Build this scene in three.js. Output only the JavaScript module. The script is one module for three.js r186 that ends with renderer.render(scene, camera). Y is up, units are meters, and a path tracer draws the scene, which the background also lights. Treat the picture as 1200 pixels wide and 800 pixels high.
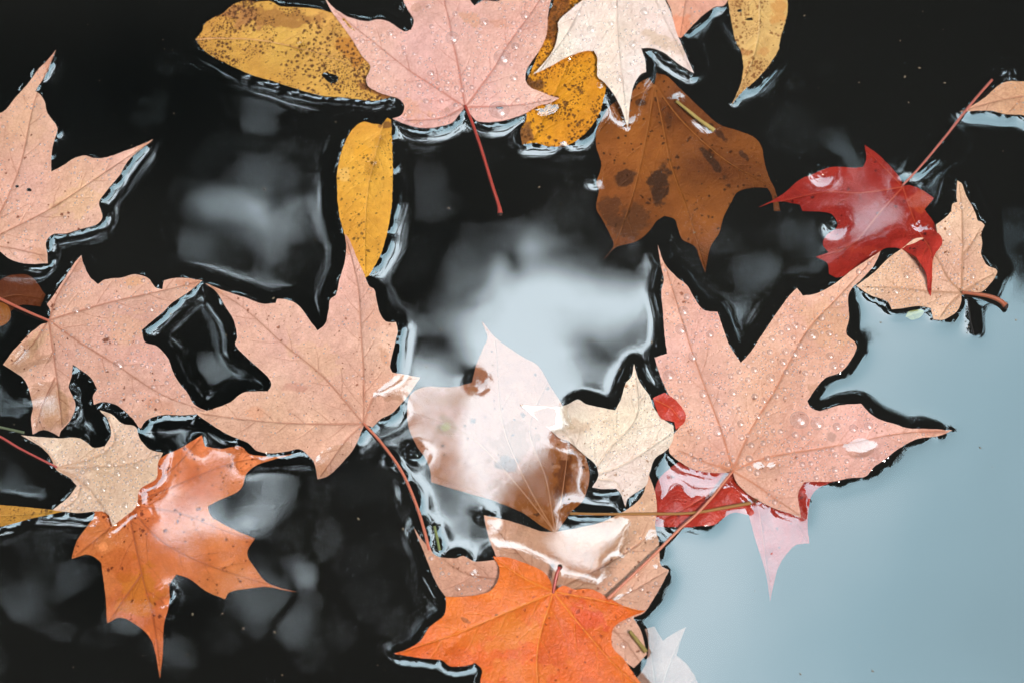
import * as THREE from 'three';
import { mergeGeometries } from 'three/addons/utils/BufferGeometryUtils.js';

// ------------------------------------------------------------------ camera
const scene = new THREE.Scene();
const TILT = 20 * Math.PI / 180, DIST = 1.3;
const camera = new THREE.PerspectiveCamera(2 * Math.atan(0.13333 / DIST) * 180 / Math.PI, 1.5, 0.05, 300);
camera.position.set(0, DIST * Math.cos(TILT), DIST * Math.sin(TILT));
camera.lookAt(0, 0, 0);
camera.focus = DIST;
camera.userData.fStop = 8;

// ------------------------------------------------------------------ noise
function rng(seed) { let s = seed | 0; return () => { s = (s + 0x6d2b79f5) | 0; let t = Math.imul(s ^ (s >>> 15), 1 | s); t = (t + Math.imul(t ^ (t >>> 7), 61 | t)) ^ t; return ((t ^ (t >>> 14)) >>> 0) / 4294967296; }; }
function hash(ix, iy, s) { let h = Math.imul(ix, 374761393) + Math.imul(iy, 668265263) + Math.imul(s, 1442695041); h = Math.imul(h ^ (h >>> 13), 1274126177); h ^= h >>> 16; return (h >>> 0) / 4294967296; }
function vnoise(x, y, s = 0) {                                     // value noise, -1..1
  const ix = Math.floor(x), iy = Math.floor(y); let u = x - ix, v = y - iy;
  u = u * u * (3 - 2 * u); v = v * v * (3 - 2 * v);
  const a = hash(ix, iy, s), b = hash(ix + 1, iy, s), c = hash(ix, iy + 1, s), d = hash(ix + 1, iy + 1, s);
  return 2 * (a + (b - a) * u + (c - a) * v + (a - b - c + d) * u * v) - 1;
}
function fbm(x, y, s = 0, n = 4) { let r = 0, a = 0.5; for (let i = 0; i < n; i++) { r += a * vnoise(x, y, s + i * 17); x = x * 2.03 + 7.1; y = y * 2.03 + 3.7; a *= 0.5; } return r; }
function worley(x, y, s) {                                          // [nearest, second nearest, id]
  const ix = Math.floor(x), iy = Math.floor(y); let d1 = 9, d2 = 9, id = 0;
  for (let j = -1; j <= 1; j++) for (let i = -1; i <= 1; i++) {
    const cx = ix + i, cy = iy + j, px = cx + hash(cx, cy, s), py = cy + hash(cx, cy, s + 91), d = (px - x) ** 2 + (py - y) ** 2;
    if (d < d1) { d2 = d1; d1 = d; id = hash(cx, cy, s + 7); } else if (d < d2) d2 = d;
  }
  return [Math.sqrt(d1), Math.sqrt(d2), id];
}
const sstep = (a, b, x) => { const t = Math.min(1, Math.max(0, (x - a) / (b - a))); return t * t * (3 - 2 * t); };
const clamp = (x, a, b) => Math.min(b, Math.max(a, x));

// ------------------------------------------------------------------ sky (overcast) and sun behind thin cloud
{
  const W = 512, H = 256, data = new Float32Array(W * H * 4);
  for (let r = 0; r < H; r++) for (let c = 0; c < W; c++) {
    const up = ((r + 0.5) / H - 0.5) * Math.PI, az = ((c + 0.5) / W - 0.5) * 2 * Math.PI, y = Math.max(0, Math.sin(up));
    const k = (1 + 2 * y) / 3, q = fbm(Math.cos(az) * Math.cos(up) * 5 + 67.13, Math.sin(az) * Math.cos(up) * 5 + 36.24, 5, 5), cl = 1 + 0.5 * q, wh = clamp(0.5 + 1.3 * q, 0, 1), o = (r * W + c) * 4, L = 2.32 * k * cl;
    data[o] = L * (0.62 + 0.24 * wh); data[o + 1] = L * (0.92 + 0.08 * wh); data[o + 2] = L * (1.06 + 0.02 * wh); data[o + 3] = 1;
  }
  const t = new THREE.DataTexture(data, W, H, THREE.RGBAFormat, THREE.FloatType);
  t.mapping = THREE.EquirectangularReflectionMapping; t.magFilter = t.minFilter = THREE.LinearFilter; t.needsUpdate = true;
  scene.background = t; scene.environment = t;
}
const sun = new THREE.DirectionalLight(new THREE.Color(1.0, 0.935, 0.895), 1.32);
sun.position.set(5.6, 11, 4.6); sun.target.position.set(0, 0, 0);
sun.castShadow = true; sun.shadow.radius = 22; sun.shadow.mapSize.set(2048, 2048);
Object.assign(sun.shadow.camera, { left: -4, right: 4, top: 4, bottom: -4, near: 0.5, far: 40 });
scene.add(sun, sun.target);

const renderer = new THREE.WebGLRenderer({ antialias: true });
renderer.toneMapping = THREE.LinearToneMapping;
renderer.toneMappingExposure = 3.35;
renderer.shadowMap.enabled = true;

// ------------------------------------------------------------------ survey grid: 1200 x 800 stations on the pond, three to a millimetre; returns millimetres on the water plane
const SIN = Math.sin(TILT), COS = Math.cos(TILT), HALF = 0.13333 / DIST;
function mm(gx, gy) {
  const a = (gx - 600) / 400 * HALF, b = -(gy - 400) / 400 * HALF;
  const dy = -COS + b * SIN, dz = -SIN - b * COS, t = -DIST * COS / dy;
  return [a * t * 1000, (DIST * SIN + dz * t) * 1000];
}
const pts = (flat) => { const r = []; for (let i = 0; i < flat.length; i += 2) r.push(mm(flat[i], flat[i + 1])); return r; };
const MMPP = 1 / 3;                                                  // millimetres per station

const used = {};
function numbered(n) { used[n] = (used[n] ?? -1) + 1; return used[n] ? n + '_' + String(used[n]).padStart(3, '0') : n; }
function shade(o) { o.traverse((c) => { if (c.isMesh) { c.castShadow = true; c.receiveShadow = true; } }); return o; }
function tag(o, label, category, group, kind) { o.userData.label = label; o.userData.category = category; if (group) o.userData.group = group; if (kind) o.userData.kind = kind; return o; }

// ------------------------------------------------------------------ leaf outlines
function outline(corners, step, seed, tooth) {                      // rounded between sharp corners, then resampled and roughened
  const n = corners.length, sharp = corners.map((p, i) => {
    const a = corners[(i + n - 1) % n], b = corners[(i + 1) % n], u = [p[0] - a[0], p[1] - a[1]], v = [b[0] - p[0], b[1] - p[1]];
    return Math.abs(Math.atan2(u[0] * v[1] - u[1] * v[0], u[0] * v[0] + u[1] * v[1])) > 0.95;
  });
  const out = [];
  for (let i = 0; i < n; i++) {
    const p1 = corners[i], p2 = corners[(i + 1) % n], len = Math.hypot(p2[0] - p1[0], p2[1] - p1[1]);
    let p0 = corners[(i + n - 1) % n], p3 = corners[(i + 2) % n];
    const lim = (q, c, o) => { const d = Math.hypot(q[0] - c[0], q[1] - c[1]), k = Math.min(1, len * 1.3 / (d || 1)); return [c[0] + (q[0] - c[0]) * k, c[1] + (q[1] - c[1]) * k]; };
    p0 = sharp[i] ? [2 * p1[0] - p2[0], 2 * p1[1] - p2[1]] : lim(p0, p1);
    p3 = sharp[(i + 1) % n] ? [2 * p2[0] - p1[0], 2 * p2[1] - p1[1]] : lim(p3, p2);
    const m = Math.max(1, Math.round(len / step));
    for (let k = 0; k < m; k++) {
      const t = k / m, t2 = t * t, t3 = t2 * t, q = [0, 1].map((c) => 0.5 * (2 * p1[c] + (p2[c] - p0[c]) * t + (2 * p0[c] - 5 * p1[c] + 4 * p2[c] - p3[c]) * t2 + (3 * p1[c] - p0[c] - 3 * p2[c] + p3[c]) * t3));
      if (k && tooth) { q[0] += tooth * fbm(q[0] * 0.9, q[1] * 0.9, seed, 3); q[1] += tooth * fbm(q[0] * 0.9 + 40, q[1] * 0.9, seed + 3, 3); }
      out.push(q);
    }
  }
  return out;
}
function inside(poly, x, y) { let r = false; for (let i = 0, j = poly.length - 1; i < poly.length; j = i++) { const a = poly[i], b = poly[j]; if ((a[1] > y) !== (b[1] > y) && x < (b[0] - a[0]) * (y - a[1]) / (b[1] - a[1]) + a[0]) r = !r; } return r; }
function segDist(x, y, a, b) { const dx = b[0] - a[0], dy = b[1] - a[1], t = clamp(((x - a[0]) * dx + (y - a[1]) * dy) / (dx * dx + dy * dy || 1), 0, 1); return [Math.hypot(x - a[0] - dx * t, y - a[1] - dy * t), t]; }
function polyDist(poly, x, y) { let d = 1e9; for (let i = 0, j = poly.length - 1; i < poly.length; j = i++) { const a = poly[j], b = poly[i]; const dx = b[0] - a[0], dy = b[1] - a[1], t = clamp(((x - a[0]) * dx + (y - a[1]) * dy) / (dx * dx + dy * dy || 1), 0, 1); const e = (x - a[0] - dx * t) ** 2 + (y - a[1] - dy * t) ** 2; if (e < d) d = e; } return Math.sqrt(d); }

function delaunay(P) {                                               // sweep over points sorted by x
  const n = P.length, idx = [...Array(n).keys()].sort((i, j) => P[j][0] - P[i][0]);
  let x0 = 1e9, x1 = -1e9, y0 = 1e9, y1 = -1e9; for (const p of P) { x0 = Math.min(x0, p[0]); x1 = Math.max(x1, p[0]); y0 = Math.min(y0, p[1]); y1 = Math.max(y1, p[1]); }
  const d = Math.max(x1 - x0, y1 - y0), mx = (x0 + x1) / 2, my = (y0 + y1) / 2, V = P.concat([[mx - 20 * d, my - d], [mx, my + 20 * d], [mx + 20 * d, my - d]]);
  const circ = (i, j, k) => {
    const [ax, ay] = V[i], [bx, by] = V[j], [cx, cy] = V[k], D = 2 * (ax * (by - cy) + bx * (cy - ay) + cx * (ay - by)) || 1e-12, a = ax * ax + ay * ay, b = bx * bx + by * by, c = cx * cx + cy * cy;
    const x = (a * (by - cy) + b * (cy - ay) + c * (ay - by)) / D, y = (a * (cx - bx) + b * (ax - cx) + c * (bx - ax)) / D;
    return { i, j, k, x, y, r: (bx - x) ** 2 + (by - y) ** 2 };
  };
  let open = [circ(n, n + 1, n + 2)]; const closed = [];
  for (let s = idx.length - 1; s >= 0; s--) {
    const q = idx[s], [px, py] = V[q], edges = [];
    for (let t = open.length - 1; t >= 0; t--) {
      const c = open[t], dx = px - c.x;
      if (dx > 0 && dx * dx > c.r) { closed.push(c); open[t] = open[open.length - 1]; open.pop(); continue; }
      if (dx * dx + (py - c.y) ** 2 - c.r > 1e-10) continue;
      edges.push(c.i, c.j, c.j, c.k, c.k, c.i); open[t] = open[open.length - 1]; open.pop();
    }
    const count = new Map();
    for (let e = 0; e < edges.length; e += 2) { const k = Math.min(edges[e], edges[e + 1]) * 100000 + Math.max(edges[e], edges[e + 1]); count.set(k, (count.get(k) ?? 0) + 1); }
    for (let e = 0; e < edges.length; e += 2) { const k = Math.min(edges[e], edges[e + 1]) * 100000 + Math.max(edges[e], edges[e + 1]); if (count.get(k) === 1) open.push(circ(edges[e], edges[e + 1], q)); }
  }
  return closed.concat(open).filter((c) => c.i < n && c.j < n && c.k < n).map((c) => [c.i, c.j, c.k]);
}

// ------------------------------------------------------------------ the leaves (outline, veins and so on on the survey grid)
// lift: height over the still water in mm; dips: [x, y, radius, mm] bends the blade down (under water) or up
const LEAVES = [];
const leaf = (o) => LEAVES.push(o);

const VEIN = [150, 82, 58];
// --- pink maple at the head of the picture, with the long red stalk
leaf({ name: 'maple_leaf', label: 'large pink maple leaf with a long straight red stalk, overlapping a speckled ochre leaf', lift: 1.5, wave: 0.5,
  o: [379, -3, 390, 10, 405, 20, 420, 25, 432, 27, 442, 25, 455, 27, 467, 35, 474, 39, 482, 37, 485, 25, 477, 10, 472, 0, 470, -18, 476, -45, 496, -85, 512, -128, 524, -90, 545, -50, 549, -15, 551, 2, 556, 9, 567, 3, 582, 4, 594, -2, 615, -22, 655, -40, 650, -15, 646, 0, 642, 20, 641, 40, 635, 57, 625, 72, 617, 85, 616, 97, 622, 105, 635, 110, 655, 117, 645, 122, 630, 126, 615, 135, 595, 142, 575, 145, 560, 144, 554, 139, 545, 127, 537, 137, 530, 145, 515, 150, 497, 152, 480, 149, 460, 141, 470, 137, 474, 127, 470, 120, 462, 116, 447, 112, 432, 104, 429, 95, 434, 80, 424, 67, 415, 52, 405, 37, 390, 17],
  veins: [[545, 126, 535, 70, 530, 50, 526, 25, 520, 0, 512, -60, 511, -120], [546, 126, 580, 80, 592, 59, 602, 45, 630, 5, 648, -30], [544, 126, 507, 102, 480, 85, 462, 71, 430, 45, 392, 14], [546, 127, 575, 126, 610, 124, 645, 118], [544, 127, 515, 140, 475, 143]],
  c1: [234, 178, 164], c2: [220, 160, 142], vein: [170, 88, 70], dips: [[523, 128, 12, -1.9], [488, 8, 12, -2.2], [547, 150, 10, -0.8]],
  blot: [[552, 25, 26, 10, 0.3, [205, 140, 100], 0.5], [585, 32, 20, 6, 0.2, [205, 135, 105], 0.5], [475, 130, 34, 16, 0.1, [222, 152, 118], 0.55], [600, 100, 30, 24, 0.3, [232, 178, 158], 0.5], [400, 25, 14, 9, 0.6, [214, 150, 140], 0.5]], hole: [[585, 127, 4.5, 2.5]],
  drops: [600, 0.7, 3.8], big: [[530, 47, 9], [589, 70, 11], [615, 20, 6], [567, 29, 6], [457, 41, 4.5], [602, 94, 5], [604, 57, 5], [505, 88, 4.5], [585, 131, 13]],
  stem: { p: [545, 126, 552, 143, 560, 165, 568, 190, 577, 220, 585, 245, 586, 252], r: [0.55, 0.7], c: [172, 62, 48], y: [2.1, 2.3, 2.2, 2.1, 2.0, 1.9, 1.8], knob: 1 } });
// --- cream maple at the head
leaf({ name: 'maple_leaf', label: 'pale cream maple leaf pointing down over a brown sunken leaf, tan stain on one lobe', lift: 2.6, wave: 0.45,
  o: [688, -4, 672, 12, 660, 22, 654, 30, 654, 42, 649, 60, 639, 75, 625, 90, 645, 81, 666, 70, 687, 63, 696, 63, 700, 72, 700, 93, 708, 100, 720, 115, 729, 132, 736, 150, 738, 126, 742, 105, 750, 91, 757, 88, 756, 75, 751, 60, 763, 60, 780, 67, 795, 78, 813, 89, 807, 75, 798, 54, 792, 39, 786, 18, 778, 1, 770, -25, 800, -60, 765, -70, 735, -78, 715, -70, 660, -75, 690, -40],
  veins: [[724, -70, 722, -20, 724, 50, 734, 140], [722, -70, 690, -10, 665, 40, 632, 86], [726, -70, 760, -10, 785, 40, 808, 84]],
  c1: [246, 224, 212], c2: [236, 206, 190], vein: [222, 190, 170], veinA: 0.35, dips: [[735, 146, 12, -2.4], [770, 70, 12, 0.6]],
  blot: [[775, 52, 28, 13, 0.45, [196, 160, 126], 0.5]], drops: [240, 0.8, 3.2], big: [[677, 18, 4.5], [693, 38, 5.5], [755, 17, 5.5], [720, 9, 5], [725, 95, 4.5], [716, 30, 4], [741, 55, 4.5]] });
// --- ochre oval leaf
leaf({ name: 'oval_leaf', label: 'ochre oval leaf with a pale midrib, brown freckles and one eaten hole', category: 'leaf', lift: 0.7, wave: 0.4,
  o: [229, 47, 237, 37, 239, 30, 250, 22, 261, 17, 274, 6, 287, 2, 302, 3, 317, 3, 330, 9, 350, 10, 370, 12, 384, 15, 402, 22, 425, 50, 443, 80, 455, 103, 457, 115, 437, 119, 410, 116, 382, 114, 360, 109, 340, 103, 320, 96, 295, 89, 270, 78, 250, 68, 237, 58], holes: [387, 92, 10, 6, 0.5],
  veins: [[229, 47, 250, 45, 262, 45, 300, 47, 340, 54, 380, 65, 415, 80, 452, 112]], ribs: 11, c1: [220, 168, 82], c2: [198, 138, 60], vein: [206, 150, 112], veinA: 0.75, tooth: 0.25,
  spots: [0.62, 1.9, [86, 50, 26]], ret: 0.2, blot: [[320, 22, 70, 14, 0.05, [140, 84, 40], 0.55], [285, 22, 25, 14, 0.4, [176, 116, 70], 0.5], [440, 105, 24, 9, 0.4, [110, 58, 30], 0.7], [412, 62, 25, 14, 0.9, [188, 112, 36], 0.6]],
  dips: [[383, 30, 13, -1.0], [352, 52, 7, -1.0], [436, 98, 10, -0.9]] });
// --- upright yellow leaf
leaf({ name: 'oval_leaf', label: 'narrow upright yellow leaf, its point tucked beneath the tip of a pink maple leaf', category: 'leaf', lift: 0.75, wave: 0.35,
  o: [458, 142, 454, 139, 447, 147, 436, 146, 425, 144, 414, 152, 405, 167, 398, 186, 395, 205, 395, 222, 396, 241, 399, 260, 404, 277, 410, 296, 418, 313, 428, 326, 432, 323, 442, 307, 450, 288, 455, 266, 459, 241, 460, 213, 460, 186, 459, 161],
  veins: [[450, 141, 440, 180, 432, 215, 428, 260, 428, 322]], ribs: 8, c1: [228, 164, 62], c2: [212, 142, 44], vein: [230, 172, 88], veinA: 0.5, tooth: 0.3,
  spots: [0.08, 1.5, [120, 84, 30]], blot: [[452, 148, 8, 6, 0, [120, 76, 38], 0.8], [403, 208, 9, 12, 0, [238, 190, 120], 0.5], [425, 180, 12, 14, 0.3, [232, 160, 40], 0.6]], dips: [[434, 195, 11, -1.1], [445, 165, 8, -0.9], [418, 190, 5, -0.8]] });
// --- speckled amber leaf under the cream one
leaf({ name: 'oval_leaf', label: 'amber leaf with black speckles, half hidden beneath the pale cream maple leaf', category: 'leaf', lift: 0.5, wave: 0.5,
  o: [612, 170, 610, 153, 617, 141, 616, 120, 616, 100, 622, 85, 632, 60, 640, 30, 648, 5, 660, -20, 685, -15, 700, 20, 709, 60, 712, 90, 709, 110, 704, 130, 697, 143, 684, 159, 666, 170, 645, 172, 627, 168],
  veins: [[622, 169, 650, 110, 675, 40, 670, -18]], ribs: 7, c1: [226, 152, 30], c2: [206, 128, 24], vein: [226, 160, 60], veinA: 0.25, tooth: 0.25, spots: [0.5, 2.0, [92, 54, 20]],
  blot: [[652, 20, 26, 55, 0.3, [132, 72, 26], 0.9], [617, 158, 9, 20, 0.1, [120, 74, 40], 0.85], [625, 100, 14, 12, 0.1, [96, 56, 30], 0.8]], dips: [[643, 128, 16, -1.0], [702, 100, 8, -0.9], [660, 168, 12, -0.8]] });
// --- brown sunken maple
leaf({ name: 'maple_leaf', label: 'dark brown sunken maple leaf with blackish stains lying below the water surface', lift: -1.6, wave: 0.6,
  o: [770, 84, 782, 89, 800, 105, 821, 125, 842, 143, 866, 152, 884, 159, 893, 170, 897, 191, 902, 206, 909, 221, 915, 245, 908, 245, 905, 227, 900, 218, 884, 218, 866, 222, 857, 236, 848, 254, 843, 272, 833, 287, 827, 317, 821, 302, 815, 287, 800, 278, 795, 266, 791, 255, 779, 251, 770, 257, 761, 269, 746, 281, 722, 288, 708, 302, 719, 287, 716, 275, 707, 257, 699, 242, 702, 221, 699, 212, 705, 191, 699, 170, 699, 152, 704, 140, 713, 125, 728, 113, 740, 107, 749, 96, 760, 90, 767, 98],
  veins: [[767, 98, 776, 140, 786, 190, 806, 245, 826, 312], [767, 98, 757, 160, 742, 225, 722, 285], [768, 99, 800, 140, 850, 185, 897, 212], [766, 99, 730, 120, 703, 150]], c1: [170, 98, 40], c2: [108, 56, 24], vein: [176, 112, 58], veinA: 0.35, sec: 0.2,
  blot: [[773, 212, 14, 30, 0.15, [58, 34, 22], 0.85], [732, 206, 11, 15, 0.5, [70, 40, 24], 0.8], [838, 190, 5, 26, -0.62, [62, 36, 22], 0.85], [872, 180, 4, 11, -0.8, [70, 40, 24], 0.8], [845, 157, 4, 12, -0.75, [64, 36, 24], 0.75], [716, 245, 14, 22, -0.4, [88, 50, 28], 0.7], [740, 258, 32, 20, -0.5, [92, 54, 30], 0.7], [784, 140, 5, 14, 0, [90, 50, 26], 0.6], [750, 118, 7, 5, 0, [64, 36, 22], 0.7], [725, 160, 3, 3, 0, [60, 34, 20], 0.9]], spots: [0.06, 2.6, [70, 38, 20]], dips: [[777, 96, 16, 1.2]] });
// --- red sunken maple
leaf({ name: 'maple_leaf', label: 'deep red maple leaf under the water film, one lobe over the tan leaf beside it', lift: -0.9, wave: 0.5,
  o: [890, 241, 905, 234, 920, 224, 937, 210, 952, 204, 975, 195, 1000, 196, 1012, 195, 1016, 185, 1014, 169, 1030, 180, 1045, 195, 1055, 207, 1059, 217, 1067, 216, 1082, 222, 1095, 232, 1084, 245, 1095, 260, 1100, 275, 1104, 287, 1096, 300, 1092, 312, 1092, 330, 1091, 350, 1087, 340, 1085, 327, 1075, 310, 1062, 297, 1050, 291, 1037, 291, 1025, 300, 1010, 310, 997, 320, 982, 325, 972, 320, 970, 307, 957, 300, 972, 295, 965, 285, 969, 275, 980, 267, 982, 260, 975, 250, 962, 247, 941, 246, 938, 238, 915, 234],
  veins: [[1059, 218, 1010, 225, 965, 224, 895, 239], [1058, 219, 1030, 250, 1000, 285, 962, 300], [1059, 219, 1075, 265, 1090, 300, 1091, 345], [1058, 217, 1040, 198, 1016, 174]], c1: [186, 50, 34], c2: [156, 34, 28], vein: [204, 92, 52], veinA: 0.5,
  blot: [[1078, 235, 18, 14, 0.6, [206, 84, 40], 0.6], [1040, 300, 45, 8, 0.3, [196, 66, 38], 0.4]], spots: [0.02, 1.8, [90, 20, 20]], dips: [[1086, 325, 28, 3.4], [1092, 292, 26, 2.8], [1070, 302, 16, 1.6], [1090, 240, 12, 0.9], [1040, 293, 16, 0.7], [990, 322, 14, 0.9], [925, 230, 26, -0.8]],
  stem: { p: [1058, 217, 1075, 200, 1105, 165, 1140, 122, 1162, 97], r: [0.42, 0.55], c: [176, 92, 76], y: [-0.3, 0.5, 1.2, 2.8, 3.0] } });
// --- tan leaf at the right
leaf({ name: 'maple_leaf', label: 'small tan maple leaf with a bent brown stalk, lying beneath a red lobe', lift: 0.95, wave: 0.4,
  o: [1122, 213, 1121, 230, 1122, 238, 1116, 241, 1115, 248, 1110, 255, 1097, 265, 1099, 282, 1075, 280, 1055, 294, 1040, 305, 1025, 320, 1004, 336, 1020, 347, 1040, 355, 1045, 364, 1060, 362, 1075, 360, 1091, 362, 1094, 375, 1107, 375, 1120, 367, 1126, 357, 1127, 346, 1140, 345, 1152, 342, 1162, 332, 1169, 320, 1167, 316, 1157, 312, 1150, 300, 1151, 287, 1150, 275, 1154, 265, 1150, 261, 1146, 260, 1140, 245, 1132, 230, 1127, 216],
  veins: [[1127, 343, 1128, 300, 1127, 250, 1124, 218], [1127, 343, 1112, 328, 1096, 300, 1078, 284], [1126, 344, 1090, 342, 1050, 338, 1012, 337], [1128, 343, 1145, 332, 1164, 322], [1128, 300, 1140, 284, 1149, 268], [1126, 345, 1112, 358, 1102, 372]], c1: [238, 194, 164], c2: [220, 166, 132], vein: [156, 104, 70], veinA: 0.6, ret: 0.2, spots: [0.02, 1.8, [130, 80, 50]],
  dips: [[1078, 300, 22, -0.7], [1090, 330, 10, -0.5]], drops: [230, 0.8, 3.0], big: [[1062, 325, 4.5], [1050, 343, 4.5], [1140, 325, 4], [1112, 275, 4]], stem: { p: [1127, 344, 1140, 346, 1160, 350, 1172, 355, 1178, 360], r: [0.6, 1.0], c: [170, 92, 62], y: [1.3, 1.8, 2.3, 2.2, 1.8], knob: 1 } });
// --- tan leaf leaving the frame at the right
leaf({ name: 'maple_leaf', label: 'tan pointed leaf tip near the end of the red leaf stalk, on black water', lift: 1.1, wave: 0.4,
  o: [1125, 132, 1140, 125, 1155, 115, 1170, 102, 1182, 97, 1200, 97, 1225, 92, 1262, 90, 1240, 112, 1258, 150, 1225, 143, 1200, 137, 1177, 135, 1162, 131, 1145, 131], veins: [[1250, 115, 1210, 113, 1170, 119, 1128, 131]], c1: [218, 164, 126], c2: [198, 140, 104], vein: VEIN, veinA: 0.4, ret: 0.2, drops: [60, 0.5, 1.6], big: [] });
// --- mid left pair
leaf({ name: 'maple_leaf', label: 'pink maple leaf with an orange stalk curving into dark water, lowest lobes awash', lift: 1.25, wave: 0.5,
  o: [404, 276, 406, 291, 404, 310, 398, 329, 394, 347, 387, 353, 385, 366, 381, 381, 372, 389, 361, 374, 349, 359, 336, 353, 325, 352, 323, 357, 306, 357, 284, 349, 257, 340, 241, 334, 254, 344, 265, 362, 274, 377, 278, 396, 276, 406, 291, 422, 314, 443, 318, 452, 314, 460, 299, 460, 284, 462, 269, 473, 246, 481, 228, 484, 242, 494, 265, 509, 291, 520, 301, 529, 317, 532, 336, 530, 351, 527, 362, 535, 368, 542, 372, 561, 385, 556, 400, 542, 415, 524, 424, 505, 427, 497, 436, 501, 445, 492, 460, 484, 475, 466, 492, 441, 479, 439, 460, 437, 457, 430, 462, 407, 466, 389, 464, 379, 452, 378, 445, 368, 441, 351, 439, 342, 432, 336, 426, 321, 419, 306, 413, 291, 408, 280],
  veins: [[425, 496, 377, 441, 332, 404, 284, 361, 246, 337], [426, 495, 426, 440, 423, 390, 419, 335, 406, 283], [424, 497, 370, 498, 310, 495, 235, 485], [426, 496, 440, 462, 465, 446, 487, 442], [425, 498, 400, 522, 375, 557]], c1: [232, 178, 152], c2: [214, 154, 126], vein: [158, 92, 66], veinA: 0.5, dips: [[478, 450, 26, -2.6], [440, 470, 15, -0.9], [385, 545, 22, -2.4], [410, 525, 16, -1.0], [435, 495, 9, -1.0], [245, 338, 14, 0.5], [410, 295, 30, 0.6]],
  blot: [[345, 455, 18, 7, 0.2, [180, 104, 86], 0.35], [300, 485, 14, 9, 0, [226, 150, 110], 0.5], [450, 420, 6, 22, -0.4, [196, 130, 96], 0.5], [408, 288, 6, 16, -0.2, [206, 134, 100], 0.6], [250, 340, 14, 6, 0.5, [198, 128, 92], 0.55], [370, 420, 40, 22, 0.6, [228, 172, 130], 0.4], [440, 375, 20, 18, 0.4, [216, 150, 120], 0.4], [375, 548, 10, 16, 0.2, [196, 130, 88], 0.5]], spots: [0.012, 1.6, [150, 90, 66]], drops: [190, 0.55, 1.9], big: [],
  stem: { p: [426, 497, 447, 520, 470, 552, 487, 590, 498, 625, 503, 645], r: [0.5, 0.62], c: [206, 112, 84], y: [1.4, 1.5, 1.1, 0.9, 0.9, 0.6] } });
leaf({ name: 'maple_leaf', label: 'pink maple leaf with a red stalk, one lobe touching its neighbour, lower lobes under water', lift: 1.05, wave: 0.5,
  o: [95, 300, 98, 311, 106, 327, 115, 335, 124, 329, 143, 327, 157, 323, 173, 327, 182, 338, 190, 340, 192, 330, 209, 327, 237, 330, 220, 344, 203, 355, 192, 366, 176, 380, 166, 388, 170, 402, 184, 407, 197, 421, 202, 435, 209, 448, 220, 462, 228, 475, 245, 483, 220, 487, 192, 487, 179, 490, 170, 495, 165, 503, 162, 501, 154, 490, 137, 476, 121, 472, 110, 475, 109, 465, 114, 457, 106, 443, 91, 432, 85, 428, 84, 440, 80, 453, 85, 465, 88, 476, 82, 492, 71, 505, 69, 512, 63, 508, 50, 503, 38, 509, 36, 490, 38, 476, 30, 448, 16, 435, 3, 427, 16, 410, 30, 396, 47, 382, 56, 378, 59, 366, 55, 358, 63, 347, 77, 325, 88, 308],
  veins: [[57, 376, 126, 356, 192, 341, 234, 331], [57, 376, 93, 402, 137, 429, 187, 462, 240, 482], [57, 377, 66, 443, 72, 500], [56, 377, 40, 400, 12, 426], [58, 375, 66, 350, 94, 304], [64, 443, 50, 470, 42, 500]], c1: [226, 172, 148], c2: [210, 150, 124], vein: [152, 84, 58], veinA: 0.55, dips: [[55, 472, 34, -2.1], [20, 428, 22, -1.6], [38, 410, 16, -0.8], [90, 330, 20, 0.5], [225, 333, 12, 0.4]],
  blot: [[157, 330, 13, 8, 0, [214, 150, 104], 0.6], [45, 400, 10, 22, 0.7, [206, 158, 116], 0.5], [222, 333, 18, 6, 0.1, [196, 124, 90], 0.6], [150, 385, 34, 22, 0.4, [222, 164, 124], 0.4], [92, 310, 7, 14, 0.4, [200, 130, 100], 0.5], [190, 478, 22, 9, 0.4, [200, 130, 100], 0.5], [66, 480, 20, 24, 0, [206, 148, 104], 0.5]], spots: [0.015, 2.2, [108, 56, 38]], drops: [330, 0.7, 2.8], big: [[89, 365, 4.5], [139, 428, 7], [177, 364, 4.5], [103, 361, 4]],
  stem: { p: [57, 377, 30, 366, 0, 352, -25, 340], r: [0.5, 0.65], c: [186, 96, 72], y: [1.3, 1.8, 2.0, 2.0] } });
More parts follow.
